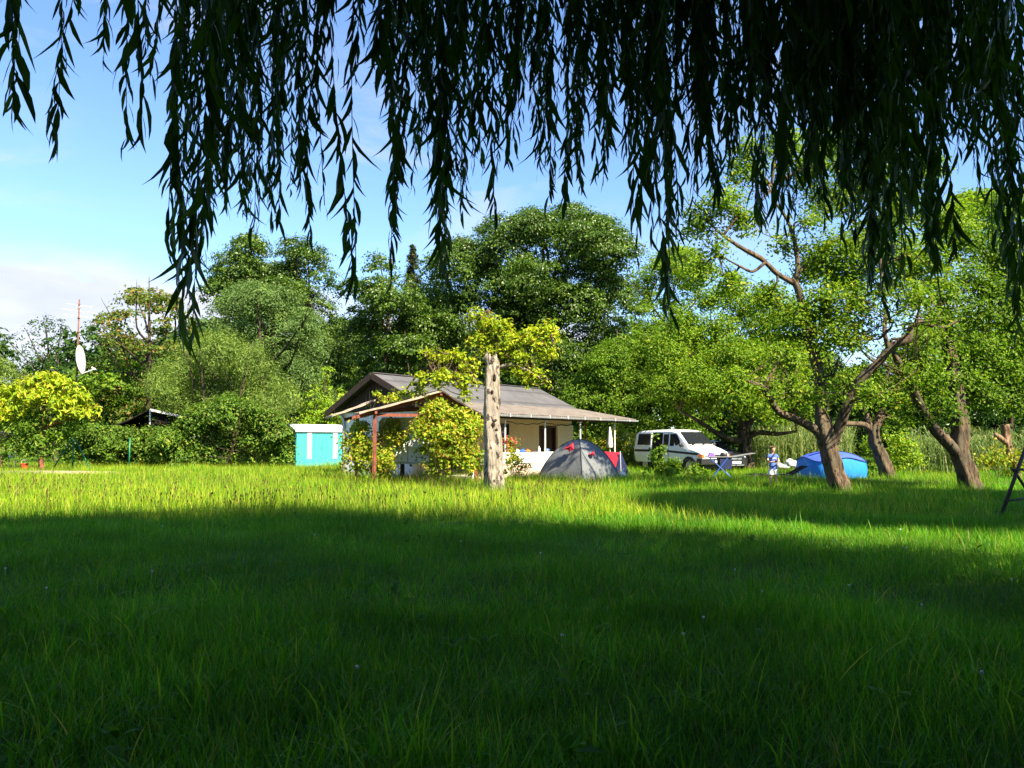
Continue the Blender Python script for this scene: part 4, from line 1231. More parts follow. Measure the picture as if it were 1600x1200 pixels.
# porch parapet
b = MB(); b.box(.6, 7.0, -5.38, -5.2, 0, .56)
local(b, 'plinth', m_pink, house)
b = MB(); b.box(.58, 7.02, -5.4, -5.18, .56, .93); b.box(.55, 7.05, -5.43, -5.15, .93, .98)
local(b, 'parapet', m_white, house)
b = MB(); b.box(.4, 11.3, -5.16, -2.2, .02, .12)
local(b, 'porch_floor', plain_mat('concrete', (.35, .33, .3), .9, .2), house)
# window and doorway
b = MB()
for bx in ((4.9, 4.98, .95, 2.2), (6.02, 6.1, .95, 2.2), (5.46, 5.54, 1.03, 2.12), (4.98, 6.02, .95, 1.03), (4.98, 6.02, 2.12, 2.2)):
    b.box(bx[0], bx[1], -2.215, -2.1, bx[2], bx[3])
win = local(b, 'window', m_brown, house)
b = MB(); b.box(4.98, 6.02, -2.14, -2.13, 1.03, 2.12)
b.build('pane', m_glass, win, world=False)
b = MB()
b.box(8.4, 8.5, -2.23, -2.0, 0, 2.15); b.box(9.7, 9.8, -2.23, -2.0, 0, 2.15); b.box(8.5, 9.7, -2.23, -2.0, 2.05, 2.15)
dr = local(b, 'door', m_brown, house)
b = MB(); b.prism([(9.7, -2.02), (9.66, -1.98), (9.18, -1.42), (9.22, -1.38)], .12, 2.04)
b.build('door_leaf', m_brown, dr, world=False)
b = MB(); b.ball((9.27, -1.52, 1.05), .035)
b.build('handle', m_zinc, dr, world=False)
b = MB()
b.box(9.86, 11.24, -2.27, -2.205, .12, 2.2)
local(b, 'shutter_panel', plain_mat('cream_board', (.72, .62, .42), .8, .25, var=.04), house)
# festoon cable below the gutter
b = MB()
cx = np.linspace(1.9, 9.9, 60)
b.tube(np.stack([cx, np.full(60, -5.28), 2.18 - .1 * np.abs(np.sin((cx - 1.9) * math.pi / 2.6)) + .02 * np.sin(cx * 9)], 1), .014, 5, 1)
local(b, 'cable', m_black, house)
b = MB()
b.tube([(.24, 2.1, .1), (.24, 2.1, 2.3), (.1, 2.6, 2.6)], .05, 8, 3)
local(b, 'downpipe', m_zinc, house, True)

# things on the parapet
m_terra = plain_mat('terracotta', (.42, .17, .09), .8, .2)
m_petal = leaf_mat('geranium_petal', [(0, (.45, .03, .05)), (.5, (.6, .10, .16)), (1, (.62, .25, .05))], trans=(1, 1, 1), tf=.2)
fp = empty('flower_pot', hw(2.1, -5.3, .98), 0, 'terracotta pot of red and orange flowers on the porch parapet beside the pitted trunk', 'flower pot')
o0 = np.array(fp.location)
b = MB(); b.tube([o0, o0 + (0, 0, .02), o0 + (0, 0, .2), o0 + (0, 0, .24)], (.10, .11, .15, .16), 14, 1)
b.build('pot', m_terra, fp, True)
rgo = np.random.default_rng(9)
P = o0 + np.array((0, 0, .36)) + rgo.normal(0, 1, (260, 3)) * (.16, .16, .11)
V, F = leaf_faces(rgo, P, norm(rgo.normal(0, 1, (260, 3)) + (0, 0, .8)), .10, .08)
b = MB(); b.add(V, F); b.build('leaves', LEAF['mid'], fp)
P = o0 + np.array((0, -.05, .42)) + rgo.normal(0, 1, (200, 3)) * (.18, .18, .10)
V, F = leaf_faces(rgo, P, norm(rgo.normal(0, 1, (200, 3)) + (0, -.5, .6)), .075, .07)
b = MB(); b.add(V, F); b.build('blossoms', m_petal, fp)


def small_thing(name, label, cat, x, mat, kind, s=.1):
    p = hw(x, -5.29, .98)
    b = MB()
    if kind == 'cup':
        b.tube([p, p + (0, 0, .01), p + (0, 0, s)], (s * .36, s * .4, s * .46), 12, 1)
        b.tube([p + (s * .44, 0, s * .8), p + (s * .75, 0, s * .7), p + (s * .7, 0, s * .3), p + (s * .42, 0, s * .2)], s * .07, 6, 3)
    elif kind == 'bag':
        b.ball(p + (0, 0, s * .42), (s, s * .6, s * .5), 12, 8, .35, x)
        b.tube([p + (-s * .4, 0, s * .75), p + (0, 0, s * 1.2), p + (s * .4, 0, s * .75)], s * .08, 6, 3)
    else:
        b.tube([p, p + (0, 0, s * .1), p + (0, 0, s * 1.3), p + (0, 0, s * 1.6), p + (0, 0, s * 2)], (s * .38, s * .42, s * .42, s * .16, s * .15), 12, 1)
    return tag(b.build(name, mat, smooth=True), label, cat)


small_thing('cup', 'white cup standing on the porch parapet next to the flower pot', 'cup', 2.65, m_white, 'cup', .12)
small_thing('cloth_bag', 'small blue bag on the porch parapet', 'bag', 3.0, plain_mat('blue_cloth', (.05, .13, .50), .8, .2), 'bag', .12)
small_thing('cloth_bag', 'small orange bag on the porch parapet', 'bag', 3.32, plain_mat('orange_cloth', (.65, .17, .04), .8, .2), 'bag', .11)
small_thing('bottle', 'pale bottle on the porch parapet left of the open doorway post', 'bottle', 4.1, m_galv, 'bottle', .12)
small_thing('cup', 'blue and white mug on the porch parapet behind the light post', 'cup', 4.66, plain_mat('blue_glaze', (.12, .22, .55), .3, .5), 'cup', .13)

# ------------------------------------------------------------------ ruined pergola
perg = empty('pergola', (-3.6, 26.5, 0), 0, 'half-collapsed pergola roof of weathered sheets on a rust red post', 'pergola')
m_plank = plain_mat('weathered_planks', (.33, .26, .20), .9, .2, var=.35, scale=5, bmp=.4)
PA, PV, PW_ = np.array((-2.42, 26.0, 3.12)), np.array((-.33, .94, 0)), np.array((-.94, -.33, 0))


def pg(a, s, z):
    p = PA + PV * a + PW_ * s
    return np.array((p[0], p[1], z))


def sheet(a0, a1, s0, s1, z0, z1, name, mat, t=.06, nwav=0):
    b = MB()
    n = 10
    V = []
    for i in range(n + 1):
        f = i / n
        for a in (a0, a1):
            for dz in (0, t):
                sag = -.025 * math.sin(f * math.pi) + .012 * math.sin(f * 17 + a * 3)
                V.append(pg(a, s0 + (s1 - s0) * f, z0 + (z1 - z0) * f + dz + sag))
    F = []
    for i in range(n):
        k = 4 * i
        F += [(k, k + 4, k + 6, k + 2), (k + 1, k + 3, k + 7, k + 5), (k, k + 1, k + 5, k + 4), (k + 2, k + 6, k + 7, k + 3)]
    F += [(0, 2, 3, 1), (4 * n, 4 * n + 1, 4 * n + 3, 4 * n + 2)]
    b.add(V, F)
    return b.build(name, mat, perg)


sheet(-.15, 1.35, -.02, 2.75, 3.08, 2.30, 'roof_sheet', m_plank)
sheet(1.9, 4.4, 1.9, 3.4, 2.84, 2.27, 'roof_sheet', m_plank)
sheet(-.15, 3.6, -1.45, .03, 2.28, 3.10, 'roof_sheet', m_darkwood)
b = MB()
b.beam(pg(-.1, 0, 3.02), pg(4.4, 0, 3.02), .08, .12)
b.beam(pg(-.1, 2.2, 2.37), pg(4.4, 2.2, 2.37), .08, .12)
b.beam(pg(.1, 0, 2.98), pg(.1, 2.7, 2.22), .07, .12); b.beam(pg(2.0, 0, 2.98), pg(2.0, 2.7, 2.22), .07, .12); b.beam(pg(4.2, 0, 2.98), pg(4.2, 2.7, 2.22), .07, .12)
b.beam(pg(.1, 2.2, 2.28), pg(.1, -1.4, 2.28), .06, .1); b.beam(pg(1.5, 2.2, 2.44), pg(1.5, -.2, 2.6), .06, .14)
b.beam(pg(.1, 0, 3.0), pg(.1, -1.4, 2.25), .07, .1)
b.build('rafter', m_rust, perg)
for a, s in ((.1, 2.2), (4.2, 2.2), (.1, -1.3), (4.2, -1.3)):
    b = MB(); q = pg(a, s, 0); b.beam(q, q + (0, 0, 2.32), .11, .11); b.beam(q - (0, 0, .05), q + (0, 0, .12), .2, .2)
    b.build('post', m_rust, perg)

# white flat-sided trailer under it
trl = empty('trailer', (-3.7, 27.7, 0), R(4), 'white flat-sided trailer parked under the ruined pergola', 'trailer')
m_panel = plain_mat('white_panel', (.72, .75, .78), .45, .5, var=.05, scale=2)
b = MB(); b.prism([(-1.0, .66), (1.0, .66), (1.0, 2.1), (.9, 2.24), (-.9, 2.24), (-1.0, 2.1)], -.7, .8, 'y')
local(b, 'body', m_panel, trl)
b = MB()
b.box(-1.02, 1.02, -.73, -.702, .62, .70); b.box(-.02, .02, -.715, -.702, .7, 2.1); b.box(-1.02, -.96, -.73, -.702, .70, 2.1); b.box(.96, 1.02, -.73, -.702, .70, 2.1)
local(b, 'trim', m_zinc, trl)
b = MB(); b.box(-.26, -.12, -.62, -.48, 0, .62); b.box(-.32, -.06, -.68, -.42, 0, .05)
local(b, 'support_leg', m_darkwood, trl)
for y in (-.95, .95):
    b = MB(); b.tube([(y - .09, .15, .3), (y + .09, .15, .3)], .3, 18, 1)
    local(b, 'wheel', plain_mat('rubber', (.015, .015, .016), .8, .2), trl)
b = MB(); b.beam((0, .8, .6), (0, 1.35, .5), .08, .08)
local(b, 'drawbar', m_zinc, trl)

# ------------------------------------------------------------------ teal shed
m_teal = plain_mat('teal_paint', (.045, .29, .28), .5, .4, var=.07, scale=2)
m_tealedge = plain_mat('teal_seam', (.03, .33, .33), .5, .4)
m_shedroof = plain_mat('white_plastic_roof', (.62, .64, .66), .5, .4, var=.05)
sd = empty('garden_shed', G(492, 45), R(38), 'small teal metal shed with white roof and two white door strips', 'shed')
b = MB(); b.box(-1.5, 1.5, -.9, .9, 0, 2.02)
local(b, 'wall', m_teal, sd)
b = MB(); b.prism([(-1.02, 2.0), (-1.02, 2.06), (0, 2.40), (1.02, 2.06), (1.02, 2.0), (0, 2.33)], -1.62, 1.62, 'x')
local(b, 'roof', m_shedroof, sd)
b = MB(); b.prism([(-.95, 2.02), (0, 2.325), (.95, 2.02)], -1.54, -1.5, 'x'); b.box(-1.60, 1.60, -1.0, -.96, 1.95, 2.02)
local(b, 'fascia', m_shedroof, sd)
for x0 in (-.85, .72):
    b = MB(); b.box(x0, x0 + .26, -.925, -.902, .42, 1.95)
    local(b, 'door_strip', m_shedroof, sd)
b = MB()
for x in (-1.48, -1.0, -.42, .08, .30, 1.15, 1.48):
    b.box(x - .016, x + .016, -.916, -.9, .02, 1.94)
for y in (-.8, -.25, .3, .8):
    b.box(-1.516, -1.5, y - .016, y + .016, .02, 2.0)
b.box(-.02, .02, -.94, -.916, .95, 1.15)
local(b, 'seams', m_tealedge, sd)

# ------------------------------------------------------------------ dark hut behind the hedge
hut = empty('hut', G(233, 50), R(22), 'dark open-fronted hut with a pale roof edge half hidden behind the hedge', 'hut')
m_hutshade = plain_mat('shade_dark_boards', (.014, .012, .011), .9, .15, var=.3, scale=10)  # dark boards made blacker to paint in the shade inside the open front
b = MB()
b.box(-2.7, 2.4, 2.9, 3.05, 0, 2.4); b.prism([(-2.7, 2.4), (2.4, 2.4), (2.4, 2.9), (0, 3.4)], 2.9, 3.05, 'y')
b.box(2.3, 2.4, .0, 2.9, 0, 2.85); b.box(-2.7, -2.6, .6, 2.9, 0, 2.1)
b.box(.1, 2.3, .0, .12, 0, 2.6); b.prism([(.1, 2.6), (2.3, 2.6), (2.3, 2.86), (.1, 3.38)], .0, .12, 'y')
local(b, 'wall', m_hutshade, hut)
b = MB(); b.prism([(.0, 3.44), (2.6, 2.86), (2.6, 2.93), (.0, 3.52)], -.35, 3.3, 'y')
local(b, 'roof', m_corr, hut)
b = MB(); b.beam((.0, -.38, 3.46), (2.6, -.38, 2.87), .05, .14)
local(b, 'roof_edge', m_galv, hut)
b = MB(); b.prism([(-3.1, 1.9), (-1.2, 2.75), (-.02, 3.44), (-.02, 3.5), (-1.2, 2.84), (-3.1, 1.98)], -.3, 3.3, 'y'); b.beam((-2.95, -.2, 1.95), (.1, -.2, 2.1), .06, .08)
local(b, 'lean_to_roof', m_hutshade, hut)
b = MB(); q = G(233, 47); b.tube([q, q + (0, 0, 3.35)], .05, 8, 1)
tag(b.build('steel_pole', m_galv), 'plain grey steel pole standing in front of the dark hut', 'pole')

# ------------------------------------------------------------------ antenna mast and dish
mast = empty('antenna_mast', G(117, 45), 0, 'tall thin rusty mast carrying a rooftop aerial and a white dish', 'antenna mast')
b = MB()
p0, p1 = G(117, 45), W(124, 468, 45)
b.tube([p0, p0 * .6 + p1 * .4, p1], (.055, .05, .04), 8, 2)
for f in np.linspace(.3, .97, 9):
    q = p0 + (p1 - p0) * f
    b.tube([q - (0, 0, .04), q + (0, 0, .04)], .07, 8, 1)
b.build('mast', plain_mat('rusty_steel', (.15, .065, .04), .8, .2, var=.3), mast, True)
b = MB()
q = W(123, 482, 45)
b.tube([q + (-.12, 0, 0), q + (.16, 0, .12)], .045, 6, 1)
for k, (dx, dz, l) in enumerate(((0, 0, 1.05), (0, .35, .75), (0, -.3, .9))):
    q = W(124, 486, 45) + (0, 0, dz)
    d_ = np.array((.94, .25, -.10))
    b.beam(q - d_ * l, q + d_ * l, .018)
    for s in np.linspace(-1, 1, 7):
        r_ = q + d_ * l * s
        b.beam(r_ - np.array((-.12, .4, .02)) , r_ + np.array((-.12, .4, .02)), .012)
b.build('aerial', m_galv, mast)
dish_c = W(127, 562, 44.7)
b = MB()
ax = norm(np.array((.97, .17, .12))); sx_ = norm(np.cross(ax, (0, 0, 1))); uz = np.cross(sx_, ax)
V, F = [], []
for j in range(7):
    r_ = j / 6
    for i in range(24):
        a = i / 24 * 2 * math.pi
        V.append(dish_c + sx_ * math.cos(a) * r_ * .75 + uz * math.sin(a) * r_ * .84 + ax * (r_ * r_ - 1) * .16)
n0 = len(V)
V += [v - ax * .02 for v in V]
for j in range(6):
    for i in range(24):
        a, c_, d_, e = j * 24 + i, j * 24 + (i + 1) % 24, (j + 1) * 24 + (i + 1) % 24, (j + 1) * 24 + i
        F += [(a, c_, d_, e), (n0 + a, n0 + e, n0 + d_, n0 + c_)]
for i in range(24):
    F.append((144 + i, 144 + (i + 1) % 24, n0 + 144 + (i + 1) % 24, n0 + 144 + i))
b.add(V, F)
dish = b.build('dish', plain_mat('white_dish', (.62, .62, .62), .4, .5, var=.03), mast, True)
b = MB()
lnb = W(147, 577, 44.6)
b.tube([W(118, 590, 45), W(125, 586, 44.7), (W(131, 583, 44.6)), lnb], .028, 6, 2)
b.ball(lnb, (.09, .07, .07), 8, 6)
b.tube([lnb, lnb + (-.14, 0, .12)], .05, 8, 1)
b.build('feed_arm', m_galv, mast, True)
b = MB(); b.beam(W(118, 562, 45), dish_c - ax * .16, .06, .1)
b.build('bracket', m_zinc, mast)

# ------------------------------------------------------------------ green fence posts
m_green = plain_mat('green_coated_steel', (.015, .16, .085), .45, .4)
f0 = empty('fence_post', G(115, 39), 0, 'green steel corner post braced by two slanting struts in front of the hedge', 'fence post', 'green fence posts')
b = MB(); q = G(115, 39); b.tube([q, q + (0, 0, 1.75)], .038, 8, 1); b.ball(q + (0, 0, 1.76), .045, 8, 5)
b.build('post', m_green, f0, True)
for px in (84, 143):
    b = MB(); b.tube([G(px, 38.6), W(115, 681, 39)], .028, 8, 1)
    b.build('strut', m_green, f0, True)
f1 = MB(); q = G(203, 41.2); f1.tube([q, q + (0, 0, 1.55)], .036, 8, 1); f1.ball(q + (0, 0, 1.56), .042, 8, 5)
tag(f1.build('fence_post', m_green, smooth=True), 'single green steel post half overgrown by the hedge left of the bramble mound', 'fence post', 'green fence posts')

# ------------------------------------------------------------------ things at the left edge, below the yellow-leaved tree
m_peach = plain_mat('peach_cloth', (.66, .33, .20), .85, .2, var=.15)
b = MB(); q = W(4, 687, 38)
b.ball(q, (.42, .30, .36), 14, 9, .35, 3); b.tube([G(4, 38), q], .05, 8, 1)
tag(b.build('cloth_cover', m_peach, smooth=True), 'peach coloured cloth bundle on a stand at the far left edge', 'cover')
tw = empty('towel_rack', G(20, 38.2), 0, 'blue and white towel hanging on a thin rack under the yellow-leaved tree', 'towel rack')
b = MB(); a0, a1 = G(15, 38.2), G(26, 38.2)
for q in (a0, a1):
    b.tube([q, q + (0, 0, 1.5)], .018, 6, 1)
b.tube([a0 + (0, 0, 1.5), a1 + (0, 0, 1.5)], .018, 6, 1)
b.build('frame', m_galv, tw)
b = MB()
mt, nt, out = nodes('towel_stripes')
wv = nt.nodes.new('ShaderNodeTexWave'); wv.bands_direction = 'Z'; wv.inputs['Scale'].default_value = 1.1; wv.inputs['Distortion'].default_value = 1.5
nt.links.new(texco(nt), wv.inputs[0])
principled(nt, out, ramp(nt, wv.outputs['Fac'], [(.35, (.06, .22, .55)), (.55, (.55, .65, .72))]), .9, .1)
V = []
for i in range(9):
    f = i / 8
    for zt in (1.52, 1.1, .62):
        q = a0 + (a1 - a0) * f; V.append((q[0], q[1] - .03 - .03 * math.sin(f * 9) * (1.55 - zt), zt))
n0 = len(V); V += [(x, y + .015, z_) for x, y, z_ in V]
F = [(3 * i + j, 3 * i + j + 1, 3 * i + j + 4, 3 * i + j + 3) for i in range(8) for j in range(2)]
F += [(n0 + a, n0 + d_, n0 + c_, n0 + b_) for a, b_, c_, d_ in F]
b.add(V, F); b.build('towel', mt, tw)
bk = empty('bucket', G(40, 37.0), 0, 'small red bucket in the grass under the yellow-leaved tree', 'bucket')
b = MB(); q = np.array(bk.location); b.tube([q, q + (0, 0, .02), q + (0, 0, .34), q + (0, 0, .36)], (.12, .125, .17, .18), 14, 1)
b.build('pail', plain_mat('red_plastic', (.6, .06, .03), .4, .5), bk, True)
b = MB(); b.tube([q + (-.17, 0, .34), q + (-.1, 0, .5), q + (.1, 0, .5), q + (.17, 0, .34)], .012, 6, 4)
b.build('handle', m_galv, bk, True)

# ------------------------------------------------------------------ folded parasol, white-legged thing by the porch end
pa = empty('parasol', G(953, 38.5), 0, 'closed white parasol standing beyond the right end of the porch', 'parasol')
q = np.array(pa.location)
b = MB(); b.tube([q, q + (0, 0, 2.15)], .02, 8, 1); b.tube([q, q + (0, 0, .08)], .2, 14, 1)
b.build('pole', m_galv, pa)
b = MB(); b.tube([q + (0, 0, 1.1), q + (0, 0, 1.25), q + (0, 0, 1.6), q + (0, 0, 2.05), q + (0, 0, 2.1)], (.11, .13, .10, .04, .02), 16, 4, 0, .18, 7)
b.build('canopy', m_white, pa, True)
# ------------------------------------------------------------------ grey dome tent
def cloth_mat(name, c, rough=.55, trans=None, sc=3.):
    m, nt, out = nodes(name)
    n = noise(nt, texco(nt, 'Object', (1, 1, .5)), sc, 5, .6, .8)
    col = ramp(nt, n, [(.25, tuple(x * .85 for x in c)), (.75, tuple(min(1, x * 1.12) for x in c))])
    nb = bump(nt, noise(nt, texco(nt, 'Object', (1, 1, .35)), 4.5, 4, .55, 1.2), .5, .06)
    p = principled(nt, None, col, rough, .4, nrm=nb)
    t = nt.nodes.new('ShaderNodeBsdfTranslucent')
    nt.links.new(col, t.inputs['Color'])
    mx = nt.nodes.new('ShaderNodeMixShader'); mx.inputs[0].default_value = .12 if trans is None else trans
    nt.links.new(p.outputs[0], mx.inputs[1]); nt.links.new(t.outputs[0], mx.inputs[2])
    nt.links.new(mx.outputs[0], out.inputs['Surface'])
    return m


m_grey = cloth_mat('grey_tent_fabric', (.135, .146, .155))
m_red = cloth_mat('red_tent_fabric', (.62, .025, .05))
m_navy = cloth_mat('navy_fabric', (.012, .02, .075))
m_seam = plain_mat('dark_seam', (.05, .055, .06), .7, .2)
m_azure = cloth_mat('azure_fabric', (.025, .27, .80), .5, .25)
m_royal = cloth_mat('royal_blue_fabric', (.07, .13, .66), .5, .2)
m_alu = plain_mat('aluminium', (.6, .61, .62), .35, .5, .6)


def dome(corners, H, n=12, k=8, sag=.0, p=2.0):
    """fabric panels stretched between curved poles that run from the corners to the top; returns V, F, pole lines"""
    c = np.mean(corners, 0)
    m = len(corners)
    poles = []
    for q in corners:
        L = []
        for i in range(n + 1):
            a = i / n
            r_ = 1 - a ** 1.15
            z_ = H * (1 - (r_) ** p) ** .82
            L.append((c[0] + (q[0] - c[0]) * r_, c[1] + (q[1] - c[1]) * r_, z_))
        poles.append(np.array(L))
    V, F = [], []
    for e in range(m):
        A, B = poles[e], poles[(e + 1) % m]
        off = len(V)
        for i in range(n + 1):
            for j in range(k + 1):
                f = j / k
                s_ = math.sin(f * math.pi)
                q = A[i] * (1 - f) + B[i] * f
                q = q + (np.array((c[0], c[1], q[2])) - q) * sag * s_ * (i / n)
                q[2] -= .10 * s_ * math.sin(min(1, i / n * 1.02) * math.pi) * .8
                V.append(q)
        for i in range(n):
            for j in range(k):
                a = off + i * (k + 1) + j
                F.append((a, a + 1, a + k + 2, a + k + 1))
    return np.array(V), F, poles


tent = empty('dome_tent', G(906, 28.6), 0, 'grey dome tent with two red vents pitched on the grass in front of the porch', 'tent')
t0 = np.array(tent.location)
cs = [t0 + np.array(v) for v in ((-.02, -1.15, 0), (1.52, .30, 0), (.05, 1.6, 0), (-1.56, .22, 0))]
V, F, poles = dome(cs, 1.48, 14, 10)
b = MB(); b.add(V, F); b.build('canopy', m_grey, tent, True)
b = MB()
for p_ in poles:
    b.tube(p_ + (0, -.004, .006), .014, 6, 1)
b.build('pole_seam', m_seam, tent, True)


def tent_vent(px, py, s, parent):
    d0 = 27.9 if px < 906 else 28.05
    b = MB()
    ct_ = W(px, py, d0)
    sh = [(-1.5, -.35), (-.2, .35), (.75, 1.1), (.85, -.4), (.25, -.6), (-.1, -1.1), (-.35, -.55)]
    V = [ct_ + np.array((x * s, 0.10 - z_ * s * -.35, z_ * s)) for x, z_ in sh]
    Vb = [v + np.array((0, .12, 0)) for v in V]
    top = ct_ + np.array((.1 * s, -.02, .15 * s))
    n_ = len(V)
    b.add(V + Vb + [top], [(i, (i + 1) % n_, 2 * n_) for i in range(n_)], [(i, n_ + i, n_ + (i + 1) % n_, (i + 1) % n_) for i in range(n_)])
    return b.build('vent', m_red, parent)


tent_vent(891, 699, .17, tent)
tent_vent(926, 709, .09, tent)
for q in cs:
    b = MB()
    o = q - np.array((t0[0], t0[1] + .2, 0)); o = o / np.linalg.norm(o)
    b.tube([q + (0, 0, .35) - o * .1, q + o * .75], .005, 4, 1); b.tube([q + o * .78 + (0, 0, -.05), q + o * .74 + (0, 0, .1)], .008, 4, 1)
    b.build('guy_line', m_seam, tent)

# red and navy awning tent behind it
rt = empty('awning_tent', G(965, 31.6), 0, 'small red and navy awning tent behind the right flank of the grey dome tent', 'tent')
b = MB()
A, B, C_, D_ = W(938, 705, 31.4), W(968, 707, 31.0), W(962, 731, 30.8), W(930, 728, 32.6)
A2, B2 = A + (0.1, 1.6, -.05), B + (.3, 1.5, -.05)
b.add([A, B, C_, A2, B2, W(925, 740, 31.4)], [(0, 1, 2)], [(0, 2, 5)], [(0, 3, 4, 1)])
b.build('red_panel', m_red, rt)
b = MB()
q0 = G(984, 31.2); q1 = G(976, 32.6)
b.add([B, q0 + (0, 0, .02), B2, q1 + (.2, 0, 0), C_, G(962, 31.0)], [(0, 1, 3, 2)], [(0, 4, 5), ], [(0, 5, 1)])
b.build('navy_panel', m_navy, rt)
b = MB(); b.tube([G(970, 30.7), W(969, 705, 30.9)], .017, 8, 1)
b.build('pole', m_alu, rt)
b = MB(); q = G(972, 29.6); b.ball(q + (0, 0, .13), (.14, .12, .12), 10, 7, .5, 4)
b.tube([q + (0, 0, .22), q + (.02, 0, .32), q + (.07, 0, .34)], (.04, .025, .04), 6, 2)
tag(b.build('plastic_bag', m_white, smooth=True), 'crumpled white bag in the grass at the right corner of the grey dome tent', 'bag')

# ------------------------------------------------------------------ blue domed tent
bt = empty('pavilion_tent', G(1297, 30.2), R(8), 'low bright blue tent with a domed darker blue roof behind the forked tree', 'tent')
nseg, rad = 32, 1.10
def bt_r(a):    # rounded square
    return rad * (abs(math.cos(a)) ** 3.6 + abs(math.sin(a)) ** 3.6) ** (-1 / 3.6)
V, F = [], []
rows = 7
for j in range(rows):
    f = j / (rows - 1)
    for i in range(nseg):
        a = 2 * math.pi * i / nseg
        arch = .12 * (math.cos(a * 2 + math.pi / 2 * 0) ** 2)
        zt = .66 + .16 * math.cos(2 * a) ** 2 - .02
        r_ = bt_r(a) * (1 + .035 * math.sin(f * math.pi))
        V.append((r_ * math.cos(a), r_ * math.sin(a), zt * f))
for j in range(rows - 1):
    for i in range(nseg):
        F.append((j * nseg + i, j * nseg + (i + 1) % nseg, (j + 1) * nseg + (i + 1) % nseg, (j + 1) * nseg + i))
b = MB(); b.add(V, F); local(b, 'wall', m_azure, bt, True)
V, F = [], []
rows = 9
for j in range(rows):
    f = j / (rows - 1)
    for i in range(nseg):
        a = 2 * math.pi * i / nseg
        zt = .64 + .16 * math.cos(2 * a) ** 2
        r_ = bt_r(a) * (1 - f) * 1.012
        V.append((r_ * math.cos(a), r_ * math.sin(a), zt + (1.04 - zt) * (1 - (1 - f) ** 2) ** .75 + (.03 * math.sin(a * 8) * (1 - f) * f)))
for j in range(rows - 1):
    for i in range(nseg):
        F.append((j * nseg + i, j * nseg + (i + 1) % nseg, (j + 1) * nseg + (i + 1) % nseg, (j + 1) * nseg + i))
b = MB(); b.add(V, F); local(b, 'roof', m_royal, bt, True)
b = MB()
for q in range(4):
    a = math.pi / 4 + q * math.pi / 2
    L = []
    for j in range(9):
        f = j / 8
        zt = .64 + .16 * math.cos(2 * a) ** 2
        r_ = bt_r(a) * (1 - f) * 1.02
        L.append((r_ * math.cos(a), r_ * math.sin(a), zt + (1.05 - zt) * (1 - (1 - f) ** 2) ** .75))
    b.tube(L, .014, 6, 1)
L = [(bt_r(2 * math.pi * i / 64) * 1.025 * math.cos(2 * math.pi * i / 64), bt_r(2 * math.pi * i / 64) * 1.025 * math.sin(2 * math.pi * i / 64), .64 + .16 * math.cos(4 * math.pi * i / 64) ** 2) for i in range(65)]
b.tube(L, .013, 6, 1)
local(b, 'seam', m_navy, bt)

# ------------------------------------------------------------------ vehicles: lofted bodies
m_vwhite = plain_mat('white_car_paint', (.74, .75, .74), .25, .5, var=.03, scale=1.5)
m_vblack = plain_mat('black_car_paint', (.012, .013, .016), .15, .6, var=.05)
m_trim = plain_mat('black_plastic_trim', (.018, .018, .020), .5, .4)
m_rubber = plain_mat('tyre_rubber', (.018, .018, .018), .85, .2)
m_rim = plain_mat('steel_rim', (.45, .46, .47), .35, .5, .7)
m_amber = plain_mat('amber_lens', (.85, .14, .01), .2, .6)
m_lamp = plain_mat('clear_lamp_lens', (.62, .66, .70), .1, .7, .3)
m_plate = plain_mat('number_plate', (.78, .78, .74), .4, .4, var=.02)
m_eublue = plain_mat('plate_blue_band', (.02, .07, .45), .4, .4)


def loft(stations):
    """stations: (x, zb, zbelt, zroof, wb, wbelt, wroof) -> closed body shell"""
    V, F = [], []
    for (x, zb, zl, zr, wb, wl, wr) in stations:
        half = [(0, zb), (wb * .8, zb), (wb, zb + .10), (wl, zb + (zl - zb) * .55), (wl - .01, zl), (wr + .03, zr - min(.09, (zr - zl) * .3)), (wr - .07, zr - .012), (wr * .5, zr + .012), (0, zr + .02)]
        V += [(x, y, z_) for y, z_ in half] + [(x, -y, z_) for y, z_ in half[-2:0:-1]]
    n = 16
    m = len(stations)
    for s in range(m - 1):
        for i in range(n):
            F.append((s * n + i, s * n + (i + 1) % n, (s + 1) * n + (i + 1) % n, (s + 1) * n + i))
    b = MB()
    b.add(V, F, [tuple(range(n))[::-1]], [tuple((m - 1) * n + i for i in range(n))])
    return b


def side_y(st, x, z):
    """half width of the body at (x,z) above the belt / at the flank"""
    xs_ = [s[0] for s in st]
    g_ = lambda k: np.interp(x, xs_, [s[k] for s in st])
    zl, zr, wl, wr, zb, wb = g_(2), g_(3), g_(5), g_(6), g_(1), g_(4)
    if z <= zl:
        zm = zb + (zl - zb) * .55
        return np.interp(z, [zb + .1, zm, zl], [wb, wl, wl - .01])
    return np.interp(z, [zl, zr - min(.09, (zr - zl) * .3)], [wl - .01, wr + .03])


def side_panel(st, poly, sgn, off, t=.012):
    b = MB()
    n_ = len(poly)
    Vo = [(x, sgn * (side_y(st, x, z_) + off), z_) for x, z_ in poly]
    Vi = [(x, sgn * (side_y(st, x, z_) + off - t), z_) for x, z_ in poly]
    b.add(Vo + Vi, [tuple(range(n_))], [tuple(range(2 * n_ - 1, n_ - 1, -1))], [(i, (i + 1) % n_, n_ + (i + 1) % n_, n_ + i) for i in range(n_)])
    return b


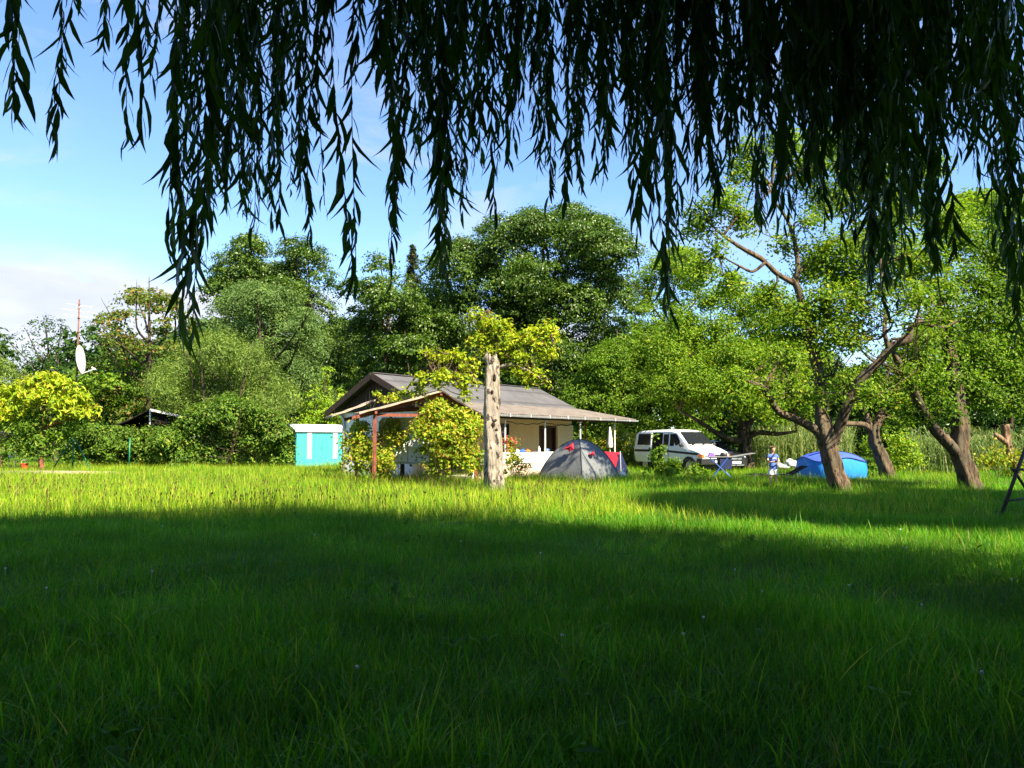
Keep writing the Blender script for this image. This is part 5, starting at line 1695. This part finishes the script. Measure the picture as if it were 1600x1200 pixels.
def side_grid(st, x0, x1, z0, z1, sgn, off, t=.012, slope=0., nx_=10, nz_=8):
    """panel that follows the curved flank; slope drops it towards the nose"""
    b = MB()
    V = []
    for lay in (off, off - t):
        for i in range(nx_ + 1):
            x = x0 + (x1 - x0) * i / nx_
            for j in range(nz_ + 1):
                z_ = z0 + (z1 - z0) * j / nz_ + slope * i / nx_
                V.append((x, sgn * (side_y(st, x, z_) + lay), z_))
    n_ = (nx_ + 1) * (nz_ + 1)
    F = []
    for i in range(nx_):
        for j in range(nz_):
            a = i * (nz_ + 1) + j
            F += [(a, a + nz_ + 1, a + nz_ + 2, a + 1), (n_ + a, n_ + a + 1, n_ + a + nz_ + 2, n_ + a + nz_ + 1)]
    for i in range(nx_):
        for j in (0, nz_):
            a = i * (nz_ + 1) + j; F.append((a, n_ + a, n_ + a + nz_ + 1, a + nz_ + 1))
    for i in (0, nx_):
        for j in range(nz_):
            a = i * (nz_ + 1) + j; F.append((a, a + 1, n_ + a + 1, n_ + a))
    b.add(V, F)
    return b


def wheel(parent, x, y, r, w, sgn):
    b = MB(); b.tube([(x, y - w / 2, r), (x, y - w / 2 + .02, r), (x, y + w / 2 - .02, r), (x, y + w / 2, r)], (r * .9, r, r, r * .9), 24, 1)
    o = local(b, 'wheel', m_rubber, parent, True)
    b = MB(); b.tube([(x, y + sgn * (w / 2 - .01), r), (x, y + sgn * (w / 2 + .012), r)], (r * .62, r * .55), 20, 1)
    for k in range(6):
        a = k * math.pi / 3
        b.ball((x + math.cos(a) * r * .36, y + sgn * (w / 2 + .012), r + math.sin(a) * r * .36), (.02, .008, .02), 6, 4)
    b.build('rim', m_rim, o, world=False)


def arch(parent, x, r, y, sgn):
    b = MB()
    L = [(x + math.cos(a) * r, y, .32 + math.sin(a) * r) for a in np.linspace(-.15, math.pi + .15, 16)]
    b.tube(L, .03, 6, 1)
    V = [(x, y + sgn * .004, .3)] + [(x + math.cos(a) * r, y + sgn * .004, .32 + math.sin(a) * r) for a in np.linspace(-.2, math.pi + .2, 18)]
    V2 = [(a_, b_ - sgn * .1, c_) for a_, b_, c_ in V]
    n_ = len(V)
    b.add(V + V2, [(0, i, i + 1) for i in range(1, n_ - 1)], [(i, i + 1, n_ + i + 1, n_ + i) for i in range(1, n_ - 1)])
    return local(b, 'wheel_arch', m_trim, parent)


VF = np.array((math.sin(R(31)), -math.cos(R(31)), 0))      # the van's nose points to the right and towards us
vang = math.atan2(VF[1], VF[0])
vr = W(990, 700, 38.0); vr[2] = 0
# rear right corner seen at px 990: origin (rear middle) lies half a width further along the left side
left = np.array((-VF[1], VF[0], 0))
van = empty('van', vr + left * .92, vang, 'white camper van with an open sliding door parked behind the weeds', 'van')
VS = [(0.0, .42, 1.12, 1.62, .80, .88, .72), (.06, .36, 1.14, 1.80, .84, .91, .76), (.22, .34, 1.15, 1.90, .86, .92, .79), (.6, .34, 1.15, 1.94, .87, .92, .80), (1.6, .34, 1.15, 1.96, .87, .92, .80), (2.6, .34, 1.15, 1.95, .87, .92, .80),
      (2.95, .34, 1.14, 1.90, .87, .92, .78), (3.72, .34, 1.08, 1.22, .87, .92, .80), (4.1, .36, 1.0, 1.10, .86, .91, .80), (4.45, .38, .90, .96, .84, .88, .76), (4.58, .42, .82, .86, .80, .84, .72)]
local(loft(VS), 'body', m_vwhite, van, True)
for p_ in van.children:
    p_.data.set_sharp_from_angle(angle=R(32))
for sg in (-1, 1):
    for nm, poly in (('side_window', [(.30, 1.20), (1.22, 1.20), (1.24, 1.74), (.40, 1.74)]), ('side_window', [(2.12, 1.22), (2.44, 1.22), (2.44, 1.74), (2.12, 1.74)]),
                     ('door_window', [(2.56, 1.20), (3.44, 1.18), (3.05, 1.70), (2.90, 1.76), (2.56, 1.76)]), ('quarter_window', [(3.52, 1.17), (3.62, 1.16), (3.12, 1.66), (3.10, 1.62)])):
        local(side_panel(VS, poly, sg, .006), nm, m_glass, van)
    local(side_grid(VS, .06, 1.34, .92, 1.03, sg, .008), 'stripe', m_trim, van)
    local(side_grid(VS, 2.08, 4.36, .93, 1.03, sg, .008, slope=-.14, nx_=24), 'stripe', m_trim, van)
    local(side_grid(VS, 2.50, 3.52, .46, 1.15, sg, .004, .008), 'door', m_vwhite, van)
    local(side_grid(VS, 2.44, 2.475, .46, 1.82, sg, .003, .004), 'door_gap', m_trim, van)
    b = MB(); b.ball((3.45, sg * 1.06, 1.26), (.06, .10, .11), 10, 7); b.beam((3.45, sg * .90, 1.2), (3.45, sg * 1.0, 1.24), .05)
    local(b, 'wing_mirror', m_trim, van, True)
    for x in (.85, 3.80):
        arch(van, x, .39, sg * .915, sg); wheel(van, x, sg * .82, .32, .2, sg)
# open sliding door: flush black sheet painting the doorway's unlit inside, door leaf pushed back
local(side_grid(VS, 1.36, 2.06, .46, 1.81, -1, .004), 'doorway', m_black, van)
dl = local(side_grid(VS, .28, 1.34, .44, 1.81, -1, .07, .05), 'sliding_door', m_vwhite, van)
side_panel(VS, [(.33, 1.24), (1.26, 1.24), (1.26, 1.77), (.40, 1.77)], -1, .076, .01).build('window', m_glass, dl, world=False)
side_grid(VS, .28, 1.34, .92, 1.03, -1, .078, .01).build('stripe', m_trim, dl, world=False)
side_panel(VS, [(1.22, 1.04), (1.31, 1.04), (1.31, 1.12), (1.22, 1.12)], -1, .10, .03).build('handle', m_trim, dl, world=False)
# windscreen, bonnet, front
b = MB()
V = [(3.03, -.68, 1.845), (3.03, .68, 1.845), (3.66, .76, 1.295), (3.66, -.76, 1.295)]
b.add([np.array(v) + (.02, 0, .012) for v in V] + [np.array(v) + (.01, 0, .0) for v in V], [(0, 3, 2, 1)], [(4, 5, 6, 7)], [(0, 1, 5, 4), (1, 2, 6, 5), (2, 3, 7, 6), (3, 0, 4, 7)])
ws = local(b, 'windscreen', m_glass, van)
b = MB(); b.beam((3.70, -.60, 1.27), (3.62, .0, 1.36), .02); b.beam((3.70, .05, 1.27), (3.62, .62, 1.36), .02); b.box(3.68, 3.76, -.76, .76, 1.235, 1.262)
local(b, 'wiper', m_trim, van)
b = MB(); b.beam((3.80, -.12, 1.225), (4.40, .02, 1.00), .05, .012)
local(b, 'bonnet_badge_strip', m_trim, van)
b = MB(); b.box(4.50, 4.615, -.50, .50, .70, .82)
local(b, 'grille', m_trim, van)
for sg in (-1, 1):
    b = MB(); b.box(4.47, 4.61, sg * .64 - .13, sg * .64 + .13, .69, .83)
    local(b, 'headlight', m_lamp, van)
    b = MB(); b.prism([(4.47, sg * .78), (4.62, sg * .78), (4.58, sg * .87), (4.38, sg * .915)], .69, .83)
    local(b, 'indicator', m_amber, van)
b = MB(); b.prism([(4.30, -.93), (4.56, -.88), (4.70, -.6), (4.74, 0), (4.70, .6), (4.56, .88), (4.30, .93)], .40, .64)
local(b, 'bumper', m_trim, van)
b = MB(); b.box(4.735, 4.752, -.26, .26, .46, .57)
pl = local(b, 'number_plate', m_plate, van)
b = MB(); b.box(4.7525, 4.754, -.26, -.215, .46, .57)
b.build('blue_band', m_eublue, pl, world=False)
b = MB(); b.box(.3, 4.3, -.7, .7, .18, .36)
local(b, 'underbody', m_trim, van)

# black hatchback beyond the van
CF = np.array((math.sin(R(20)), -math.cos(R(20)), 0))
cang = math.atan2(CF[1], CF[0])
front = G(1147, 36.0)
car = empty('car', front - CF * 3.85, cang, 'black hatchback parked nose-out beyond the white van', 'car')
CS = [(0, .40, .80, 1.05, .70, .78, .56), (.12, .30, .86, 1.30, .76, .82, .58), (.5, .26, .88, 1.42, .80, .84, .60), (1.6, .26, .88, 1.46, .80, .84, .60), (2.1, .26, .88, 1.40, .80, .84, .58), (2.85, .26, .88, .98, .80, .84, .68), (3.4, .28, .80, .90, .80, .83, .66), (3.75, .32, .70, .78, .74, .78, .60), (3.88, .38, .62, .68, .62, .66, .50)]
cb = local(loft(CS), 'body', m_vblack, car, True)
cb.data.set_sharp_from_angle(angle=R(40))
b = MB()
V = [(2.16, -.54, 1.375), (2.16, .54, 1.375), (2.80, .66, 1.03), (2.80, -.66, 1.03)]
b.add([np.array(v) + (.02, 0, .02) for v in V] + [np.array(v) + (.01, 0, .008) for v in V], [(0, 3, 2, 1)], [(4, 5, 6, 7)], [(0, 1, 5, 4), (1, 2, 6, 5), (2, 3, 7, 6), (3, 0, 4, 7)])
local(b, 'windscreen', m_glass, car)
for sg in (-1, 1):
    local(side_panel(CS, [(.5, .94), (1.3, .94), (1.3, 1.34), (.75, 1.33)], sg, .005), 'side_window', m_glass, car)
    local(side_panel(CS, [(1.36, .94), (2.6, .94), (2.05, 1.30), (1.36, 1.35)], sg, .005), 'side_window', m_glass, car)
    for x in (.70, 3.15):
        arch(car, x, .35, sg * .83, sg); wheel(car, x, sg * .75, .29, .18, sg)
    b = MB(); b.ball((3.72, sg * .58, .66), (.14, .12, .075), 12, 8)
    local(b, 'headlight', m_lamp, car, True)
    b = MB(); b.ball((2.6, sg * .96, 1.0), (.06, .1, .07), 8, 6)
    local(b, 'wing_mirror', m_vblack, car, True)
b = MB(); b.prism([(3.5, -.82), (3.80, -.72), (3.96, -.35), (3.98, 0), (3.96, .35), (3.80, .72), (3.5, .82)], .26, .52)
local(b, 'bumper', m_vblack, car)
b = MB(); b.box(3.86, 3.905, -.36, .36, .57, .63); b.prism([(3.9, -.5), (3.972, -.3), (3.985, .3), (3.9, .5)], .29, .33)
local(b, 'grille', m_rim, car)
b = MB(); b.box(3.985, 4.0, -.26, .26, .38, .49)
pl = local(b, 'number_plate', m_plate, car)
b = MB(); b.box(4.0005, 4.002, -.26, -.215, .38, .49)
b.build('blue_band', m_eublue, pl, world=False)

# ------------------------------------------------------------------ camping table with its things
m_top = plain_mat('grey_table_top', (.24, .245, .25), .35, .5, .2)
m_bluetube = plain_mat('blue_tube', (.03, .10, .42), .4, .5)
tb = empty('camping_table', G(1120, 30.5), 0, 'folding camp table with blue crossed legs and raised side flap before the cars', 'table')
z0 = W(1100, 713, 30.5)[2]
L0, L1 = W(1103, 713, 30.5), W(1142, 713, 30.5)
b = MB(); b.box(L0[0], L1[0], 30.2, 30.75, z0 - .03, z0)
b.build('table_top', m_top, tb)
b = MB()
fl = W(1177, 707.5, 30.5)
b.prism([(L1[0] + .004, z0 - .03), (fl[0], fl[2] - .02), (fl[0], fl[2]), (L1[0] + .004, z0)], 30.2, 30.75, 'y')
b.build('flap', m_top, tb)
b = MB(); b.beam((L1[0] - .05, 30.5, z0 - .25), (L1[0] + .5, 30.5, z0 + .02), .02)
b.build('flap_strut', m_alu, tb)
for y in (30.24, 30.7):
    for (a, c_) in ((1108, 1141), (1138, 1112)):
        b = MB(); q0, q1 = W(a, 714, y), G(c_, y); q0[2] = z0 - .03
        b.tube([q0, q1], .018, 8, 1)
        b.build('leg', m_bluetube, tb)
b = MB(); xa, xb = W(1124, 715, 30.3)[0], W(1143, 715, 30.3)[0]
b.prism([(xa, z0 - .04), (xb, z0 - .04), (xb - .02, z0 - .50), (xa + .03, z0 - .48)], 30.25, 30.7, 'y')
b.build('fabric_cupboard', m_navy, tb)
b = MB(); q = W(1111, 712, 30.45); q[2] = z0
b.prism([(q[0] - .12, z0 + .0), (q[0] + .14, z0), (q[0] + .10, z0 + .14), (q[0] - .06, z0 + .16)], 30.38, 30.52, 'y')
tag(b.build('food_packet', plain_mat('violet_packet', (.24, .13, .48), .4, .5, var=.4, scale=9)), 'violet and white packet on the camping table', 'packet')
cp = empty('cooking_pot', (W(1131, 712, 30.4)[0], 30.4, z0), 0, 'dark cooking pot with a lid on the camping table', 'pot')
q = np.array(cp.location)
b = MB(); b.tube([q, q + (0, 0, .01), q + (0, 0, .13)], (.13, .14, .14), 16, 1); b.beam(q + (.13, 0, .1), q + (.3, 0, .12), .025)
b.build('pan', m_trim, cp, True)
b = MB(); b.tube([q + (0, 0, .132), q + (0, 0, .155)], (.14, .10), 16, 1); b.ball(q + (0, 0, .17), .02)
b.build('lid', m_rim, cp, True)

# ------------------------------------------------------------------ sun lounger
ln = empty('sun_lounger', G(1215, 28.0), 0, 'flat dark camp lounger with its black headrest raised beside the blue tent', 'sun lounger')
zb = W(1210, 742, 28.0)[2] + .02
xa, xm, xe = W(1172, 742, 28)[0], W(1234, 742, 28)[0], W(1257, 728, 28)[0]
ze = W(1257, 728, 28)[2]
b = MB(); b.prism([(xa, zb - .02), (xm, zb - .02), (xm, zb), (xa, zb)], 27.72, 28.28, 'y')
b.build('bed', m_trim, ln)
b = MB(); b.prism([(xm + .01, zb - .01), (xe, ze - .02), (xe - .02, ze + .01), (xm - .01, zb + .025)], 27.72, 28.28, 'y')
b.build('headrest', m_black, ln)
b = MB()
for y in (27.7, 28.3):
    b.tube([(xa, y, zb), (xm, y, zb)], .014, 8, 1); b.tube([(xm, y, zb), (xe, y, ze)], .014, 8, 1)
b.build('frame', m_trim, ln)
for x in (xa + .1, (xa + xm) / 2, xm + .05):
    b = MB(); b.tube([(x, 27.7, zb), (x - .08, 27.7, 0), (x - .08, 28.3, 0), (x, 28.3, zb)], .013, 8, 1)
    b.build('leg', m_zinc, ln)
# white bundles in the grass by the reeds
b = MB(); q = G(1230, 37); b.ball(q + (.15, 0, .30), (.34, .22, .20), 16, 11, .8, 2); b.ball(q + (-.35, .1, .22), (.2, .2, .15), 12, 9, .7, 6); b.ball(q + (-.1, .05, .18), (.26, .24, .15), 12, 9, .6, 8)
tag(b.build('tarp_bundle', plain_mat('grey_white_tarp', (.42, .43, .43), .7, .3, var=.3, scale=8), smooth=True), 'pale crumpled tarpaulin bundle on the grass in front of the reeds', 'bundle')

# ------------------------------------------------------------------ swing frame at the right edge
m_iron = plain_mat('dark_brown_steel', (.028, .018, .014), .6, .4, var=.3)
sw = empty('swing_frame', G(1580, 14.2), 0, 'dark steel swing frame standing in the shade at the right edge', 'swing frame')
foot, apex = G(1557, 14.2), W(1622, 645, 14.6)
foot2 = G(1640, 15.6); foot2[2] = 0
b = MB(); b.tube([foot, apex], .032, 10, 1); b.build('leg', m_iron, sw, True)
b = MB(); b.tube([W(1584, 735, 14.35), W(1602, 762, 14.8), W(1632, 800, 15.2)], .026, 10, 1); b.build('brace', m_iron, sw, True)
b = MB(); b.tube([foot2, apex], .032, 10, 1); b.build('leg', m_iron, sw, True)
b = MB(); b.tube([W(1570, 783, 14.22), W(1640, 773, 15.2)], .022, 8, 1); b.tube([W(1582, 734, 14.3), W(1636, 733, 15.0)], .022, 8, 1)
b.build('rung', m_iron, sw, True)
b = MB(); b.tube([apex, apex + (2.6, 0.6, 0)], .035, 10, 1)
for dx in (.9, 1.6):
    b.tube([apex + (dx, dx * .23, 0), apex + (dx, dx * .23, -1.3)], .006, 6, 1)
b.build('top_beam', m_iron, sw, True)

# ------------------------------------------------------------------ the child
m_skin = plain_mat('skin', (.62, .36, .24), .55, .35, var=.08, scale=14)
m_shirt = plain_mat('blue_tshirt', (.09, .16, .52), .85, .2, var=.18, scale=7, bmp=.2)
m_shorts = plain_mat('white_shorts', (.74, .75, .76), .85, .2, var=.06)
m_hair = plain_mat('light_brown_hair', (.27, .16, .075), .6, .4, var=.35, scale=40)
kid = empty('person', G(1207, 24.0), R(6), 'child in blue T-shirt and white shorts holding a small dark toy in both hands', 'person')


def skin(name, joints, edges, mat, parent, levels=2):
    me = bpy.data.meshes.new(name)
    me.from_pydata([j[:3] for j in joints], edges, [])
    o = bpy.data.objects.new(name, me)
    COL.objects.link(o)
    o.parent = parent
    o.modifiers.new('skin', 'SKIN').use_smooth_shade = True
    lay = me.skin_vertices[0] if len(me.skin_vertices) else None
    if lay is None:
        bpy.context.view_layer.objects.active = o
        bpy.ops.mesh.customdata_skin_add()
        lay = me.skin_vertices[0]
    for v, j in zip(lay.data, joints):
        v.radius = (j[3], j[4] if len(j) > 4 else j[3])
    lay.data[0].use_root = True
    s = o.modifiers.new('sub', 'SUBSURF'); s.levels = s.render_levels = levels
    me.materials.append(mat)
    return o


# local frame: -y faces the camera, z up; 1.27 m tall
J = [(0, 0, .64, .088, .066), (0, 0, .80, .085, .06), (0, .005, .93, .095, .062), (0, .01, 1.00, .06, .05), (0, .005, 1.05, .036, .036), (0, -.005, 1.10, .062, .066), (0, -.01, 1.17, .078, .088), (0, 0, 1.23, .062, .075),
     (.125, .01, .965, .038), (.175, .0, .84, .030), (.155, -.10, .765, .026), (.075, -.20, .775, .020), (.05, -.225, .78, .017),
     (-.125, .01, .965, .038), (-.175, .0, .84, .030), (-.155, -.10, .765, .026), (-.075, -.20, .775, .020), (-.05, -.225, .78, .017),
     (.07, 0, .60, .066), (.080, -.005, .36, .042), (.085, .01, .26, .042), (.085, .015, .07, .026), (.09, -.01, .035, .030), (.10, -.10, .022, .026),
     (-.07, 0, .60, .066), (-.085, -.01, .36, .042), (-.09, .01, .26, .042), (-.09, .015, .07, .026), (-.095, -.01, .035, .030), (-.11, -.10, .022, .026)]
E = [(0, 1), (1, 2), (2, 3), (3, 4), (4, 5), (5, 6), (6, 7), (2, 8), (8, 9), (9, 10), (10, 11), (11, 12), (2, 13), (13, 14), (14, 15), (15, 16), (16, 17), (0, 18), (18, 19), (19, 20), (20, 21), (21, 22), (22, 23), (0, 24), (24, 25), (25, 26), (26, 27), (27, 28), (28, 29)]
# fingers and thumbs curl round the toy
for s, root_ in ((1, 12), (-1, 17)):
    for f_ in range(4):
        a = len(J)
        zf = .800 - f_ * .016
        J += [(s * .042, -.238, zf, .0085), (s * .022, -.262, zf - .002, .0075), (s * .004 + s * .004 * f_, -.258, zf - .006, .0065)]
        E += [(root_, a), (a, a + 1), (a + 1, a + 2)]
    a = len(J)
    J += [(s * .050, -.215, .806, .0095), (s * .03, -.222, .822, .008)]
    E += [(root_, a), (a, a + 1)]
body = skin('body', J, E, m_skin, kid)
S = [(0, 0, .49, .142, .104), (0, 0, .70, .124, .090), (0, 0, .82, .112, .085), (0, .008, .94, .118, .082), (0, .01, 1.005, .06, .055), (.125, .01, .972, .056), (.172, .002, .875, .056), (-.125, .01, .972, .056), (-.172, .002, .875, .056)]
skin('tshirt', S, [(0, 1), (1, 2), (2, 3), (3, 4), (3, 5), (5, 6), (3, 7), (7, 8)], m_shirt, kid)
S = [(0, 0, .60, .115, .088), (.066, 0, .52, .088), (.080, -.004, .40, .086), (.082, -.005, .35, .084), (-.066, 0, .52, .088), (-.084, -.006, .40, .086), (-.086, -.006, .35, .084)]
skin('shorts', S, [(0, 1), (1, 2), (2, 3), (0, 4), (4, 5), (5, 6)], m_shorts, kid)
b = MB()
b.ball((0, .018, 1.195), (.092, .098, .092), 18, 12, .10, 4)
for i in range(26):
    a = rgo.uniform(-.4, math.pi + .4); z_ = rgo.uniform(1.12, 1.25)
    b.ball((math.cos(a) * .082, .01 + math.sin(a) * .085, z_), (.022, .022, .035), 6, 5, .4, i)
for i in range(9):
    x = -.062 + i * .0155
    b.ball((x, -.070 + abs(x) * .25, 1.225 + .006 * math.sin(i * 2.3)), (.014, .018, .022), 6, 5)
local(b, 'hair', m_hair, kid, True)
b = MB()
for s in (-1, 1):
    b.ball((s * .030, -.089, 1.165), (.009, .006, .006), 8, 6)
local(b, 'eyes', plain_mat('dark_eyes', (.03, .02, .015), .3, .5), kid, True)
b = MB(); b.ball((0, -.100, 1.142), (.012, .016, .018), 8, 6)
for s in (-1, 1):
    b.ball((s * .082, .0, 1.155), (.012, .02, .027), 8, 6)
local(b, 'nose_and_ears', m_skin, kid, True)
b = MB(); b.ball((0, -.089, 1.105), (.022, .008, .006), 8, 5)
local(b, 'mouth', plain_mat('lips', (.42, .14, .11), .5, .4), kid, True)
b = MB()
for x, z_, w in ((-.02, .905, .07), (.03, .89, .05), (0, .875, .06), (-.03, .86, .03)):
    b.box(x - w, x + w, -.0935, -.0905, z_ - .005, z_ + .005)
local(b, 'shirt_print', plain_mat('pale_print', (.45, .50, .62), .8, .2), kid)
kp = kid.location
b = MB(); b.ball((0, 0, 0), (.055, .03, .035), 12, 8, .15, 3); b.box(-.035, .035, -.045, -.02, -.02, .02); b.tube([(-.03, 0, .03), (-.03, 0, .07)], .008, 6, 1); b.tube([(.03, 0, .03), (.03, 0, .06)], .01, 6, 1)
ty = b.build('toy_gadget', m_trim, smooth=True)
ty.location = Matrix.Rotation(R(6), 3, 'Z') @ Vector((0, -.232, .795)) + Vector(kp)
tag(ty, 'small dark toy gadget gripped by the child', 'toy')
